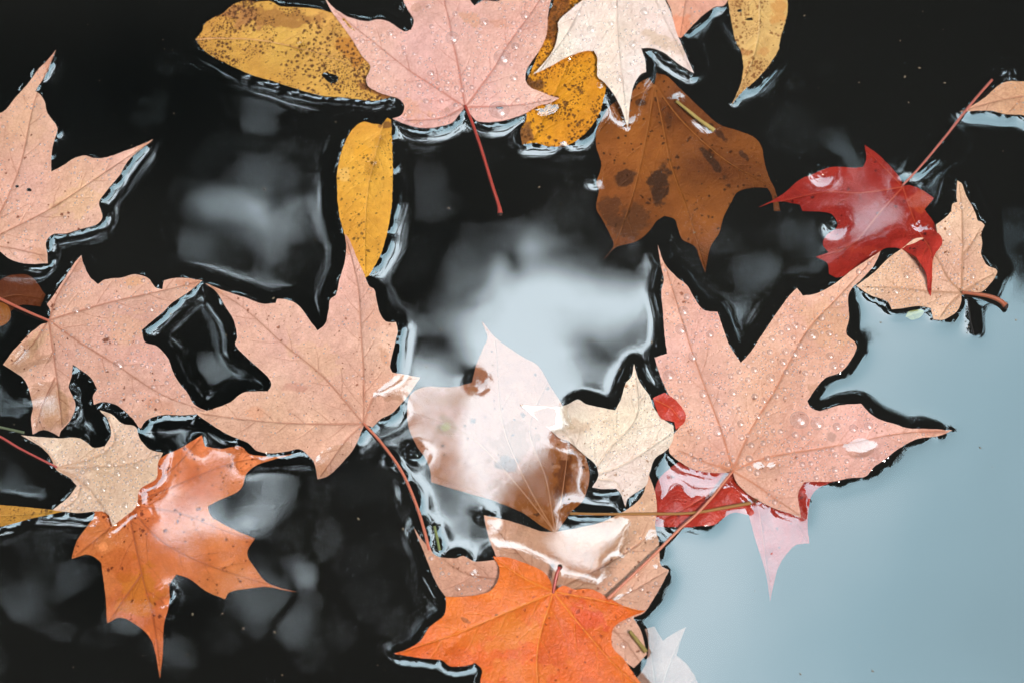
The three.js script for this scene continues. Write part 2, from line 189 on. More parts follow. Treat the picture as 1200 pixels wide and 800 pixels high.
// --- far left
leaf({ name: 'maple_leaf', label: 'pink maple leaf with two black pinholes, its stalk end out of view', lift: 1.05, wave: 0.5,
  o: [65, 60, 60, 72, 54, 87, 45, 101, 41, 108, 46, 111, 52, 120, 56, 135, 67, 151, 64, 165, 60, 185, 60, 203, 72, 197, 87, 187, 100, 184, 110, 187, 125, 186, 150, 177, 179, 165, 152, 187, 140, 207, 125, 225, 116, 239, 120, 255, 112, 265, 95, 270, 77, 275, 62, 276, 54, 285, 55, 297, 56, 310, 30, 310, 12, 305, 0, 296, -22, 282, -30, 300, -60, 330, -70, 280, -110, 270, -90, 230, -120, 170, -70, 180, -40, 150, -20, 140, 0, 134, 7, 130, 15, 120, 25, 108, 35, 97, 45, 82, 55, 72],
  veins: [[-28, 290, 0, 276, 50, 250, 87, 227, 172, 170], [-28, 290, 0, 250, 12, 225, 25, 190, 40, 120, 62, 66], [-28, 290, 0, 290, 50, 300], [-28, 288, -60, 230, -110, 178]], c1: [230, 174, 152], c2: [216, 158, 126], vein: [160, 90, 62], veinA: 0.55, blot: [[95, 235, 40, 24, -0.4, [230, 176, 124], 0.45], [62, 70, 9, 16, 0.5, [186, 118, 88], 0.6], [170, 170, 14, 7, -0.4, [196, 128, 96], 0.5], [45, 300, 16, 9, 0.2, [206, 138, 100], 0.45], [30, 150, 22, 30, 0.3, [224, 168, 130], 0.4]], hole: [[20, 220, 2.6, 2.3], [34, 224, 3, 2.4]], spots: [0.008, 1.6, [130, 70, 50]], drops: [420, 0.6, 2.4], big: [], dips: [[60, 66, 14, -0.2]] });
// --- small tan maple on the orange one
leaf({ name: 'maple_leaf', label: 'small buff maple leaf beaded with droplets, resting on the orange leaf with dark edges', lift: 1.7, wave: 0.5,
  o: [25, 511, 42, 513, 68, 515, 93, 515, 110, 526, 123, 524, 130, 511, 127, 494, 117, 482, 132, 488, 144, 498, 159, 502, 164, 515, 176, 528, 191, 532, 185, 545, 183, 562, 164, 575, 159, 596, 140, 611, 132, 618, 127, 604, 119, 600, 93, 602, 62, 599, 81, 583, 90, 570, 81, 560, 66, 551, 59, 536, 47, 524],
  veins: [[66, 549, 110, 548, 150, 545, 186, 534], [66, 549, 112, 536, 133, 520, 131, 500, 122, 486], [66, 550, 100, 570, 132, 612], [66, 549, 55, 530, 32, 513], [67, 550, 93, 564, 90, 584, 72, 598]], c1: [234, 200, 172], c2: [218, 176, 144], vein: [176, 122, 90], veinA: 0.4, ret: 0.15, dips: [[125, 490, 12, 1.0], [64, 599, 14, -0.3]],
  drops: [230, 0.9, 3.4], big: [[127, 545, 4.5], [138, 556, 4.5], [102, 566, 4.5], [147, 594, 4.5], [121, 575, 4], [113, 549, 4.5], [144, 541, 4], [160, 548, 4]], stem: { p: [67, 549, 45, 538, 22, 526, 0, 513, -20, 505], r: [0.4, 0.5], c: [184, 80, 72], y: [1.9, 1.9, 1.8, 1.8, 1.8] } });
leaf({ name: 'oval_leaf', label: 'thin mustard yellow leaf strip under the small buff maple leaf', category: 'leaf', lift: 0.6, wave: 0.3, o: [-60, 600, -30, 588, 0, 592, 25, 594, 64, 598, 74, 600, 38, 607, 0, 617, -40, 620], veins: [[-58, 602, 0, 604, 60, 600]], c1: [200, 148, 62], c2: [180, 122, 44], vein: [214, 160, 90], spots: [0.2, 1.5, [110, 74, 34]] });
// --- orange maple lower left
leaf({ name: 'maple_leaf', label: 'burnt orange maple leaf half sunk, points reaching into black water, carrying the buff leaf', lift: -0.65, wave: 0.75,
  o: [236, 510, 240, 523, 259, 525, 281, 522, 293, 532, 319, 534, 342, 531, 306, 542, 289, 553, 280, 573, 255, 585, 243, 592, 247, 604, 264, 615, 298, 630, 289, 647, 298, 664, 315, 683, 346, 692, 310, 686, 289, 689, 268, 693, 263, 701, 242, 692, 221, 677, 206, 672, 198, 685, 198, 706, 191, 732, 190, 766, 187, 794, 181, 762, 174, 745, 157, 730, 140, 723, 125, 729, 123, 698, 119, 668, 117, 658, 102, 649, 83, 653, 89, 634, 102, 615, 110, 604, 112, 585, 130, 570, 160, 555, 191, 534, 212, 524],
  veins: [[150, 592, 185, 630, 240, 660, 340, 690], [150, 592, 200, 570, 260, 545, 330, 532], [150, 592, 210, 600, 260, 620, 296, 630], [149, 593, 165, 670, 178, 720, 187, 785], [148, 593, 125, 620, 88, 650], [150, 592, 190, 560, 234, 514], [165, 672, 145, 700, 127, 727]], c1: [236, 142, 84], c2: [220, 108, 56], vein: [150, 62, 34], veinA: 0.45, sec: 0.3,
  blot: [[160, 690, 26, 36, 0.2, [222, 132, 40], 0.7], [270, 545, 30, 14, 0.2, [226, 120, 60], 0.6], [140, 660, 30, 20, 0.4, [206, 100, 36], 0.5]], spots: [0.05, 2.0, [120, 50, 26]], dips: [[120, 638, 18, 1.1], [175, 560, 26, 1.0], [285, 540, 14, 1.3], [195, 705, 9, 1.2], [172, 745, 10, 1.0], [187, 785, 12, 0.8], [165, 600, 16, 1.2], [238, 516, 12, 1.4], [270, 655, 30, 0.2]] });
// --- centre sunken brown
leaf({ name: 'maple_leaf', label: 'brown maple leaf drowned beneath bright reflected sky, partly under the small cream leaf', lift: -1.0, wave: 0.5,
  o: [565, 376, 574, 387, 581, 395, 600, 409, 614, 418, 631, 428, 645, 451, 658, 472, 670, 500, 684, 528, 691, 556, 684, 584, 670, 598, 651, 624, 635, 615, 610, 598, 575, 584, 537, 573, 505, 563, 504, 549, 498, 535, 488, 521, 479, 500, 477, 479, 481, 461, 498, 452, 530, 452, 553, 447, 558, 426, 565, 409, 571, 395],
  veins: [[650, 622, 620, 570, 590, 500, 580, 398], [650, 622, 600, 560, 550, 510, 482, 480], [651, 622, 660, 570, 668, 505], [650, 622, 590, 590, 510, 556], [650, 620, 640, 560, 620, 500, 640, 450]], c1: [192, 138, 114], c2: [170, 108, 80], vein: [196, 132, 80], veinA: 0.4, sec: 0.3,
  blot: [[642, 572, 72, 62, 0.3, [150, 84, 34], 0.95], [600, 520, 30, 30, 0, [150, 88, 46], 0.8], [660, 560, 10, 40, 0.1, [96, 46, 20], 0.7], [595, 545, 18, 14, 0.5, [86, 44, 22], 0.7], [535, 465, 30, 16, 0, [170, 112, 74], 0.7], [523, 497, 14, 14, 0, [150, 100, 50], 0.8], [523, 497, 6, 6, 0, [150, 130, 30], 0.9], [512, 556, 16, 12, 0, [176, 110, 70], 0.7]], spots: [0.03, 2.4, [84, 44, 22]], dips: [[522, 497, 5, 1.2], [514, 518, 5, 1.1], [560, 447, 6, 0.9], [597, 540, 8, 1.0]] });
// --- cream small maple
leaf({ name: 'maple_leaf', label: 'small cream maple leaf in the middle, one point sunk, beside the biggest pink leaf', lift: 1.35, wave: 0.45,
  o: [743, 428, 749, 447, 761, 465, 766, 479, 778, 493, 789, 500, 789, 514, 782, 528, 768, 538, 761, 556, 757, 570, 736, 584, 733, 595, 728, 580, 722, 573, 705, 574, 694, 572, 701, 559, 698, 545, 684, 532, 666, 517, 655, 513, 642, 500, 624, 486, 609, 474, 635, 475, 659, 475, 677, 469, 687, 475, 705, 479, 721, 482, 728, 468, 733, 451, 740, 442],
  veins: [[690, 560, 715, 525, 745, 490, 745, 436], [690, 560, 730, 545, 785, 510], [689, 558, 660, 505, 615, 476], [692, 562, 720, 565, 733, 590]], c1: [248, 228, 212], c2: [238, 206, 186], vein: [214, 178, 146], veinA: 0.3, dips: [[640, 487, 30, -2.9], [682, 535, 16, -1.6], [742, 434, 10, 0.4]],
  blot: [[676, 500, 16, 12, 0.3, [208, 164, 130], 0.5]], spots: [0.03, 1.8, [180, 130, 96]], drops: [180, 0.6, 2.4], big: [[749, 508, 3.6]] });
// --- biggest pink
leaf({ name: 'maple_leaf', label: 'biggest pink maple leaf, covered in round droplets, three orange veins from its stalk', lift: 0.9, wave: 0.5,
  o: [771, 288, 778, 308, 792, 325, 805, 336, 813, 350, 824, 364, 841, 367, 847, 385, 855, 406, 868, 426, 880, 413, 894, 392, 911, 367, 925, 348, 934, 339, 941, 348, 957, 345, 978, 334, 999, 317, 1020, 304, 1032, 296, 1025, 311, 1009, 329, 999, 338, 994, 350, 995, 374, 992, 392, 1002, 402, 1004, 409, 997, 423, 985, 437, 967, 444, 957, 455, 946, 471, 950, 478, 960, 482, 985, 476, 1009, 474, 1020, 486, 1030, 492, 1048, 497, 1065, 502, 1090, 503, 1116, 504, 1100, 511, 1076, 514, 1055, 525, 1037, 539, 1025, 547, 1014, 559, 996, 561, 977, 565, 954, 565, 942, 566, 935, 580, 939, 607, 926, 602, 910, 597, 891, 588, 875, 578, 863, 565, 859, 553, 850, 554, 831, 554, 812, 550, 797, 542, 785, 532, 784, 525, 789, 511, 797, 500, 801, 488, 797, 476, 785, 465, 775, 444, 767, 420, 782, 415, 779, 395, 777, 367, 775, 343, 778, 329, 774, 308],
  veins: [[859, 551, 845, 504, 824, 448, 803, 388, 778, 308], [859, 551, 880, 504, 908, 458, 946, 388, 985, 346, 1026, 301], [860, 551, 897, 537, 950, 528, 992, 520, 1055, 508, 1108, 505], [858, 552, 830, 543, 795, 528], [860, 553, 885, 568, 907, 584, 936, 603]], c1: [234, 176, 152], c2: [220, 156, 132], vein: [188, 104, 66], veinA: 0.6, sec: 0.25, dips: [[1014, 527, 9, -2.1], [1002, 530, 8, -1.7], [905, 546, 9, -1.7], [890, 547, 8, -1.4], [958, 462, 8, 1.0], [1110, 504, 14, -0.6], [772, 294, 16, -0.4], [1028, 300, 14, 1.0]],
  blot: [[975, 512, 9, 7, 0.3, [170, 124, 110], 0.6], [1095, 506, 22, 6, 0.05, [196, 120, 96], 0.6], [955, 458, 9, 12, 0.5, [186, 126, 94], 0.5], [855, 548, 14, 9, 0, [196, 116, 76], 0.5], [970, 380, 40, 30, 0.6, [214, 158, 112], 0.35]], spots: [0.01, 1.6, [146, 84, 60]], drops: [900, 0.7, 4.6],
  big: [[937, 493, 11.5], [958, 497, 8], [798, 387, 7], [801, 366, 6.5], [952, 394, 8], [903, 444, 6], [931, 415, 5.5], [859, 461, 5], [784, 441, 7], [824, 462, 5.5], [812, 418, 6], [977, 430, 5.5], [1000, 503, 5.5], [1018, 500, 5.5], [981, 501, 5.5], [841, 506, 6.5], [918, 425, 5], [973, 418, 5], [932, 383, 5], [923, 386, 5], [832, 393, 5], [888, 488, 5], [868, 497, 4.5], [905, 398, 4.5], [895, 470, 4.5], [972, 392, 4.5]],
  stem: { p: [859, 553, 850, 564, 837, 581, 815, 605, 799, 619, 764, 654, 735, 682, 712, 704], r: [0.5, 0.65], c: [202, 120, 90], y: [1.8, 2.0, 2.1, 2.3, 2.4, 2.6, 3.0, 3.2] } });
// --- red under the biggest
leaf({ name: 'maple_leaf', label: 'scarlet maple leaf sunk beneath the biggest pink leaf, one long point showing', lift: -0.7, wave: 0.35,
  o: [769, 616, 767, 590, 770, 565, 785, 548, 800, 538, 830, 525, 880, 520, 930, 540, 962, 556, 979, 562, 959, 571, 950, 584, 947, 613, 949, 635, 932, 638, 916, 657, 909, 676, 903, 703, 899, 676, 894, 657, 885, 629, 878, 603, 860, 600, 846, 608, 837, 615, 800, 618], veins: [[880, 545, 890, 600, 903, 698], [880, 545, 830, 580, 772, 612], [880, 545, 920, 590, 946, 632], [880, 545, 930, 552, 975, 562]], c1: [192, 56, 34], c2: [164, 38, 28], vein: [206, 92, 50], veinA: 0.4,
  spots: [0.02, 1.8, [120, 24, 20]], dips: [[940, 575, 10, 1.2], [950, 590, 8, 1.0], [905, 608, 10, 0.9], [880, 598, 8, 1.0], [925, 600, 8, 1.0], [905, 648, 4, 0.9], [902, 680, 4, 0.9], [788, 602, 26, 1.5], [830, 598, 24, 1.5], [856, 578, 18, 1.4]], gloss: 0.25 });
leaf({ name: 'leaf_scrap', label: 'small curled scarlet scrap wedged between the cream leaf and the biggest pink leaf', category: 'leaf scrap', lift: 2.0, wave: 0.6, o: [765, 468, 779, 462, 793, 472, 803, 486, 802, 496, 792, 505, 790, 496, 775, 492, 769, 480], veins: [[768, 470, 785, 480, 799, 494]], c1: [206, 66, 36], c2: [190, 44, 30], vein: [220, 110, 60], gloss: 0.25, dips: [[785, 480, 9, 0.9]] });
// --- folded tan leaf at the foot
leaf({ name: 'maple_leaf', label: 'pinkish tan leaf spread under the vivid orange one, its middle flooded', lift: 0.75, wave: 0.35,
  o: [485, 619, 494, 632, 503, 642, 512, 652, 533, 655, 543, 652, 557, 658, 583, 656, 573, 630, 567, 604, 600, 610, 640, 622, 690, 615, 730, 600, 752, 582, 760, 556, 767, 575, 770, 597, 768, 615, 772, 635, 773, 655, 775, 663, 784, 668, 777, 683, 763, 707, 755, 718, 742, 724, 752, 742, 758, 767, 743, 783, 723, 770, 700, 780, 600, 760, 523, 700, 515, 690, 508, 677, 499, 653],
  veins: [[645, 695, 690, 670, 730, 650, 765, 625], [645, 695, 600, 680, 540, 670, 490, 626], [645, 695, 720, 700, 780, 670], [645, 695, 610, 650, 572, 610], [645, 695, 720, 740, 750, 775]], c1: [218, 162, 134], c2: [200, 138, 110], vein: [160, 96, 70], veinA: 0.45, dips: [[660, 640, 52, -2.4], [605, 630, 36, -1.6], [715, 622, 30, -1.9], [690, 668, 22, -1.0], [735, 645, 9, 1.2], [722, 662, 10, 1.5], [745, 628, 9, 0.9]], drops: [240, 0.8, 3.2], big: [[745, 672, 3.8], [738, 690, 4], [752, 690, 4], [537, 690, 4], [553, 672, 4], [562, 690, 3.8], [730, 757, 3.8]], spots: [0.015, 1.6, [140, 86, 62]] });
// --- orange at the foot
leaf({ name: 'maple_leaf', label: 'vivid orange maple leaf with a short upright stalk stub and yellow flecks', lift: 2.0, wave: 0.5,
  o: [462, 767, 477, 762, 493, 752, 503, 737, 520, 723, 523, 710, 522, 701, 543, 701, 573, 695, 583, 683, 585, 667, 578, 653, 597, 655, 617, 662, 637, 672, 645, 683, 648, 696, 660, 688, 673, 692, 693, 692, 713, 702, 733, 712, 756, 717, 737, 725, 723, 733, 717, 742, 718, 760, 730, 773, 740, 787, 749, 799, 765, 818, 740, 822, 705, 830, 690, 860, 650, 900, 622, 860, 590, 845, 569, 850, 566, 815, 563, 800, 565, 787, 557, 778, 543, 782, 527, 782, 518, 775, 490, 772],
  veins: [[648, 696, 590, 720, 540, 742, 468, 766], [648, 696, 630, 760, 632, 820, 648, 890], [649, 696, 685, 740, 720, 780, 752, 808], [648, 695, 610, 676, 581, 656], [649, 695, 700, 704, 750, 717]], c1: [238, 120, 34], c2: [228, 92, 28], vein: [240, 150, 60], veinA: 0.5, sec: 0.4, ret: 0.16, gloss: 0.1,
  blot: [[600, 745, 40, 22, -0.3, [236, 134, 40], 0.6], [620, 790, 50, 20, 0, [238, 130, 46], 0.5], [690, 725, 30, 16, 0.3, [226, 76, 40], 0.6], [545, 728, 6, 2.5, 0.5, [120, 60, 30], 0.8], [582, 722, 3.5, 2.5, 0, [120, 70, 20], 0.8], [560, 740, 40, 30, 0.2, [236, 120, 40], 0.4]], spots: [0.03, 2.2, [176, 66, 26]], dips: [[530, 758, 9, -1.0], [540, 750, 8, -0.9], [648, 688, 10, 0.4]],
  stem: { p: [648, 697, 650, 686, 653, 674, 656, 668], r: [0.6, 0.7], c: [176, 60, 48], y: [2.2, 3.0, 4.0, 4.6], knob: 1 } });
// --- pale sunken at the foot
leaf({ name: 'maple_leaf', label: 'whitish maple leaf tip drowned under sky reflection, past the vivid orange leaf', lift: -0.8, wave: 0.4,
  o: [804, 734, 797, 753, 793, 767, 807, 780, 817, 797, 826, 825, 800, 845, 750, 845, 735, 815, 746, 795, 757, 777, 760, 753, 756, 736, 767, 733, 777, 750, 787, 743], veins: [[770, 840, 780, 790, 802, 738], [770, 840, 765, 780, 758, 738], [770, 840, 795, 810, 815, 795]], c1: [172, 136, 122], c2: [156, 116, 100], vein: [200, 170, 156], dips: [[802, 738, 7, 0.7]] });
// --- salmon piece at the head and freckled tan blade
leaf({ name: 'maple_leaf', label: 'salmon leaf edge showing between the cream leaf and the freckled tan leaf', lift: 1.0, wave: 0.4, o: [770, -30, 781, 0, 787, 15, 792, 42, 798, 45, 810, 33, 822, 21, 837, 10, 849, 7, 854, -2, 858, -35, 815, -55], veins: [[815, -52, 805, -10, 797, 42], [815, -52, 835, -20, 848, 4]], c1: [228, 170, 150], c2: [220, 148, 122], vein: [200, 130, 100], blot: [[797, 34, 12, 20, 0.2, [230, 128, 86], 0.6]], drops: [30, 0.5, 1.6], big: [], dips: [[800, 40, 8, -0.6]] });
leaf({ name: 'oval_leaf', label: 'freckled tan leaf tapering to a point in black water next to the salmon leaf', category: 'leaf', lift: 0.85, wave: 0.45, o: [853, 1, 855, 15, 858, 30, 861, 45, 866, 56, 870, 66, 871, 84, 867, 102, 858, 122, 870, 108, 888, 93, 903, 75, 912, 60, 915, 45, 921, 24, 923, 6, 918, -25, 895, -60, 865, -35, 852, -15], veins: [[895, -58, 890, 0, 889, 40, 882, 70, 860, 119]], ribs: 8, c1: [220, 176, 112], c2: [200, 146, 82], vein: [228, 192, 140], veinA: 0.6, tooth: 0.3, ret: 0.2, spots: [0.45, 1.8, [140, 88, 46]], blot: [[872, 62, 8, 6, 0, [170, 104, 54], 0.6], [912, 15, 10, 25, 0, [206, 138, 70], 0.6], [895, 60, 8, 8, 0.3, [196, 130, 70], 0.5]], hole: [[878, 24, 5, 2], [867, 14, 3, 2]] });
leaf({ name: 'sunken_leaf', label: 'rusty brown leaf lying deep below the pink leaf with a red stalk', category: 'leaf', lift: -7, wave: 1.2, o: [-15, 335, 5, 316, 32, 316, 50, 338, 44, 352, 20, 350, 2, 362, -18, 358], veins: [[-14, 345, 15, 338, 46, 342]], c1: [120, 60, 30], c2: [96, 46, 24], vein: [140, 80, 44] });
leaf({ name: 'sunken_leaf', label: 'small amber leaf corner under the stalk of the pink leaf', category: 'leaf', lift: -1.0, wave: 0.4, o: [-25, 352, -5, 352, 8, 357, 11, 370, 2, 380, -22, 386], veins: [[-24, 366, 8, 368]], c1: [170, 104, 40], c2: [150, 84, 30], vein: [180, 120, 60] });
leaf({ name: 'leaf_scrap', label: 'tiny pale green scrap floating under the edge of the small tan leaf', category: 'leaf scrap', lift: -0.5, wave: 0.2, o: [1062, 370, 1066, 364, 1078, 362, 1084, 364, 1080, 370, 1070, 374], veins: [[1063, 370, 1082, 364]], c1: [168, 172, 116], c2: [150, 150, 96], vein: [190, 190, 140] });
const SHORT = { 0: 'large pink leaf with the long red stalk', 1: 'pale cream leaf beside the amber leaf', 7: 'small tan leaf with the bent stalk', 10: 'pink leaf whose red stalk leaves sideways', 12: 'small buff leaf', 16: 'small cream leaf', 17: 'biggest pink leaf', 20: 'pinkish tan leaf' };

function secondary(vein, gap, seed, toLen) {                         // side veins that leave a main vein at an angle
  const r = rng(seed), out = []; let total = 0; const seg = [];
  for (let i = 1; i < vein.length; i++) { const l = Math.hypot(vein[i][0] - vein[i - 1][0], vein[i][1] - vein[i - 1][1]); seg.push(l); total += l; }
  for (let s = gap * 0.9, k = 0; s < total * 0.94; s += gap * (0.75 + 0.5 * r()), k++) {
    let i = 0, a = s; while (i < seg.length - 1 && a > seg[i]) { a -= seg[i]; i++; }
    const p = vein[i], q = vein[i + 1], t = a / seg[i], o = [p[0] + (q[0] - p[0]) * t, p[1] + (q[1] - p[1]) * t], d = [(q[0] - p[0]) / seg[i], (q[1] - p[1]) / seg[i]];
    for (const side of toLen ? [1, -1] : [k % 2 ? 1 : -1]) {
      const an = side * (0.75 + 0.2 * r()), c = Math.cos(an), sn = Math.sin(an), L = (toLen ?? Math.min(total * 0.3, 14)) * (0.7 + 0.5 * r()) * (1 - 0.5 * s / total), e = [d[0] * c - d[1] * sn, d[0] * sn + d[1] * c], b = 0.16 * side;
      const line = [o]; for (let m = 1; m <= 4; m++) { const w = -b * m * 0.5, f = [e[0] * Math.cos(w) - e[1] * Math.sin(w), e[0] * Math.sin(w) + e[1] * Math.cos(w)]; const z = line[m - 1]; line.push([z[0] + f[0] * L / 4 + 0.25 * (r() - 0.5), z[1] + f[1] * L / 4 + 0.25 * (r() - 0.5)]); }
      out.push(line);
    }
  }
  return out;
}
function lineDist(lines, x, y) { let d = 1e9, at = 0; for (const l of lines) for (let i = 1; i < l.length; i++) { const [e, t] = segDist(x, y, l[i - 1], l[i]); if (e < d) { d = e; at = (i - 1 + t) / (l.length - 1); } } return [d, at]; }

const leafMesh = [];
LEAVES.forEach((L, li) => {
  const seed = 100 + li * 31;
  L.poly = outline(pts(L.o), 0.7, seed, L.tooth ?? 0.16);
  L.vein3 = (L.veins ?? []).map((v) => outlineOpen(pts(v)));
  L.sec2 = L.vein3.flatMap((v, k) => secondary(v, L.ribs ? 5.2 : 6.5, seed + k, L.ribs ? 13 : null));
  L.dip2 = (L.dips ?? []).map(([x, y, r, a]) => [...mm(x, y), r * MMPP, a]);
  L.holes2 = [];
  if (L.holes) { const [x, y, rx, ry, an] = L.holes, c = mm(x, y), h = []; for (let k = 0; k < 16; k++) { const t = k / 16 * 6.283, w = 1 + 0.22 * vnoise(k * 0.7, 3, seed), u = rx * MMPP * w * Math.cos(t), v = ry * MMPP * w * Math.sin(t); h.push([c[0] + u * Math.cos(an) - v * Math.sin(an), c[1] + u * Math.sin(an) + v * Math.cos(an)]); } L.holes2.push(h); }
  for (const [x, y, rx, ry] of L.hole ?? []) { const c = mm(x, y), h = []; for (let k = 0; k < 10; k++) { const t = k / 10 * 6.283, w = 1 + 0.3 * vnoise(k * 0.9, x, seed); h.push([c[0] + rx * MMPP * w * Math.cos(t), c[1] + ry * MMPP * w * Math.sin(t)]); } L.holes2.push(h); }
  // height of the blade in millimetres at a place
  L.y = (x, z) => {
    const d = polyDist(L.poly, x, z), dv = lineDist(L.vein3, x, z)[0];
    let y = L.lift + L.wave * 0.9 * fbm(x / 22, z / 22, seed, 2) + (L.lift > 0 ? 0.75 : 0.3) * (1 - Math.exp(-dv / 4)) - 0.3 + (L.lift > 0 ? 1.5 : 0.3) * L.wave * 2 * fbm(x / 30 + 3, z / 30, seed + 13, 2) * (1 - Math.exp(-d / 9));
    y += (0.75 * fbm(x / 7, z / 7, seed + 5, 3) + 0.05) * Math.exp(-d / 3.2) * (0.4 + L.wave);
    for (const [px, pz, r, a] of L.dip2) { const q = ((x - px) ** 2 + (z - pz) ** 2) / (r * r); if (q < 9) y += a * Math.exp(-q * clamp(1 + 1.3 * fbm(x / 7, z / 7, seed + 21, 2), 0.35, 3)); }
    return y;
  };
  // points of the blade
  const P = L.poly.map((p) => [p[0], p[1]]), nb = P.length; for (const h of L.holes2) for (const p of h) P.push(p);
  let x0 = 1e9, x1 = -1e9, z0 = 1e9, z1 = -1e9; for (const p of L.poly) { x0 = Math.min(x0, p[0]); x1 = Math.max(x1, p[0]); z0 = Math.min(z0, p[1]); z1 = Math.max(z1, p[1]); }
  const r = rng(seed + 9), S = 1.35;
  for (let z = z0, row = 0; z < z1; z += S * 0.87, row++) for (let x = x0 + (row % 2) * S / 2; x < x1; x += S) {
    const q = [x + (r() - 0.5) * 0.3, z + (r() - 0.5) * 0.3];
    if (inside(L.poly, q[0], q[1]) && polyDist(L.poly, q[0], q[1]) > 0.55 && L.holes2.every((h) => !inside(h, q[0], q[1]) && polyDist(h, q[0], q[1]) > 0.4)) P.push(q);
  }
  for (const p of P) { p[0] += (r() - 0.5) * 1e-4; p[1] += (r() - 0.5) * 1e-4; }
  const tri = delaunay(P).filter(([a, b, c]) => { const x = (P[a][0] + P[b][0] + P[c][0]) / 3, z = (P[a][1] + P[b][1] + P[c][1]) / 3; return inside(L.poly, x, z) && L.holes2.every((h) => !inside(h, x, z)); })
    .map(([a, b, c]) => ((P[b][0] - P[a][0]) * (P[c][1] - P[a][1]) - (P[b][1] - P[a][1]) * (P[c][0] - P[a][0]) > 0 ? [a, c, b] : [a, b, c]));
  const Y = P.map((p) => L.y(p[0], p[1]));
  L.P = P; L.tri = tri; L.Y = Y; L.box = [x0, x1, z0, z1];
});
function outlineOpen(p) { if (p.length < 3) return p; const c = new THREE.CatmullRomCurve3(p.map((q) => new THREE.Vector3(q[0], 0, q[1])), false, 'centripetal'); return c.getPoints(Math.max(8, p.length * 4)).map((v) => [v.x, v.z]); }

// ------------------------------------------------------------------ the water surface: a capillary meniscus hangs on every emergent leaf edge
const GX0 = -235, GX1 = 235, GZ0 = -175, GZ1 = 172, CELL = 0.54, NX = Math.round((GX1 - GX0) / CELL) + 1, NZ = Math.round((GZ1 - GZ0) / CELL) + 1;
const wet = new Float32Array(NX * NZ), pin = new Uint8Array(NX * NZ), pinY = new Float32Array(NX * NZ).fill(1e9);
function pinTri(ax, az, ay, bx, bz, by, cx, cz, cy, thr) {
  const D = (bx - ax) * (cz - az) - (bz - az) * (cx - ax); if (Math.abs(D) < 1e-9) return;
  const i0 = Math.max(1, Math.ceil((Math.min(ax, bx, cx) - GX0) / CELL)), i1 = Math.min(NX - 2, Math.floor((Math.max(ax, bx, cx) - GX0) / CELL)), j0 = Math.max(1, Math.ceil((Math.min(az, bz, cz) - GZ0) / CELL)), j1 = Math.min(NZ - 2, Math.floor((Math.max(az, bz, cz) - GZ0) / CELL));
  for (let j = j0; j <= j1; j++) for (let i = i0; i <= i1; i++) {
    const x = GX0 + i * CELL, z = GZ0 + j * CELL, u = ((x - ax) * (cz - az) - (z - az) * (cx - ax)) / D, v = ((bx - ax) * (z - az) - (bz - az) * (x - ax)) / D;
    if (u < -1e-6 || v < -1e-6 || u + v > 1 + 1e-6) continue;
    const y = ay + u * (by - ay) + v * (cy - ay);
    if (y > thr) { const k = j * NX + i; pin[k] = 1; pinY[k] = Math.min(pinY[k], y); }
  }
}
for (const L of LEAVES) for (const [a, b, c] of L.tri) pinTri(L.P[a][0], L.P[a][1], L.Y[a], L.P[b][0], L.P[b][1], L.Y[b], L.P[c][0], L.P[c][1], L.Y[c], 0.3);
// stalks and twigs that touch the water pin it too
const STICKS = LEAVES.filter((L) => L.stem).map((L) => ({ p: pts(L.stem.p), y: L.stem.y, r: L.stem.r[1] }));
const TWIGS = [
  { name: 'twig', label: 'straight ochre twig with a fuzzy brown end lying across the scarlet leaf', category: 'twig', p: [668, 602, 700, 603, 755, 603, 812, 602, 850, 596, 880, 591], y: [0.9, 1.2, 1.3, 1.5, 1.8, 2.2], r: [0.5, 0.62], c: [158, 108, 52], fuzz: [885, 589] },
  { name: 'twig', label: 'short green and orange stalk piece poking out above the dark brown sunken leaf', category: 'twig', p: [793, 118, 803, 127, 816, 138, 828, 147, 837, 153], y: [-0.6, 0.2, 0.45, 0.45, 0.2], r: [0.55, 0.85], c: [176, 150, 84] },
  { name: 'twig', label: 'black hair thin twig sticking out below the small tan leaf', category: 'twig', p: [1134, 350, 1136, 365, 1138, 380, 1141, 391], y: [0.7, 0.7, 0.6, 0.5], r: [0.25, 0.4], c: [30, 24, 20] },
  { name: 'grass_blade', label: 'dull green grass blade lying beside the flooded pink lobe', category: 'grass blade', p: [-25, 497, 0, 501, 28, 507], y: [0.5, 0.6, 0.4], r: [0.5, 0.5], c: [96, 104, 76] },
  { name: 'pine_needle', label: 'short green needle at the tip of the tan leaf, by the curved stalk', category: 'needle', p: [509, 617, 512, 630, 515, 645], y: [0.5, 0.7, 0.8], r: [0.55, 0.5], c: [124, 132, 78] },
  { name: 'twig', label: 'olive stalk chip stuck between the vivid orange leaf and the drowned whitish tip', category: 'twig', p: [738, 741, 746, 751, 757, 765], y: [1.8, 1.9, 1.6], r: [0.7, 0.9], c: [150, 128, 66] },
];
for (const T of TWIGS) STICKS.push({ p: pts(T.p), y: T.y, r: T.r[1] });
for (const s of STICKS) for (let k = 1; k < s.p.length; k++) {
  const a = s.p[k - 1], b = s.p[k], n = Math.ceil(Math.hypot(b[0] - a[0], b[1] - a[1]) / 0.3);
  for (let m = 0; m <= n; m++) {
    const t = m / n, x = a[0] + (b[0] - a[0]) * t, z = a[1] + (b[1] - a[1]) * t, y = s.y[k - 1] + (s.y[k] - s.y[k - 1]) * t;
    if (y - s.r > 0.75 || y + s.r < 0) continue;                    // it arches clear of the water, or lies below it
    const i = Math.round((x - GX0) / CELL), j = Math.round((z - GZ0) / CELL);
    if (i > 0 && j > 0 && i < NX - 1 && j < NZ - 1) { const q = j * NX + i; if (!pin[q]) { pin[q] = 1; pinY[q] = Math.min(y, 0.9); } }
  }
}
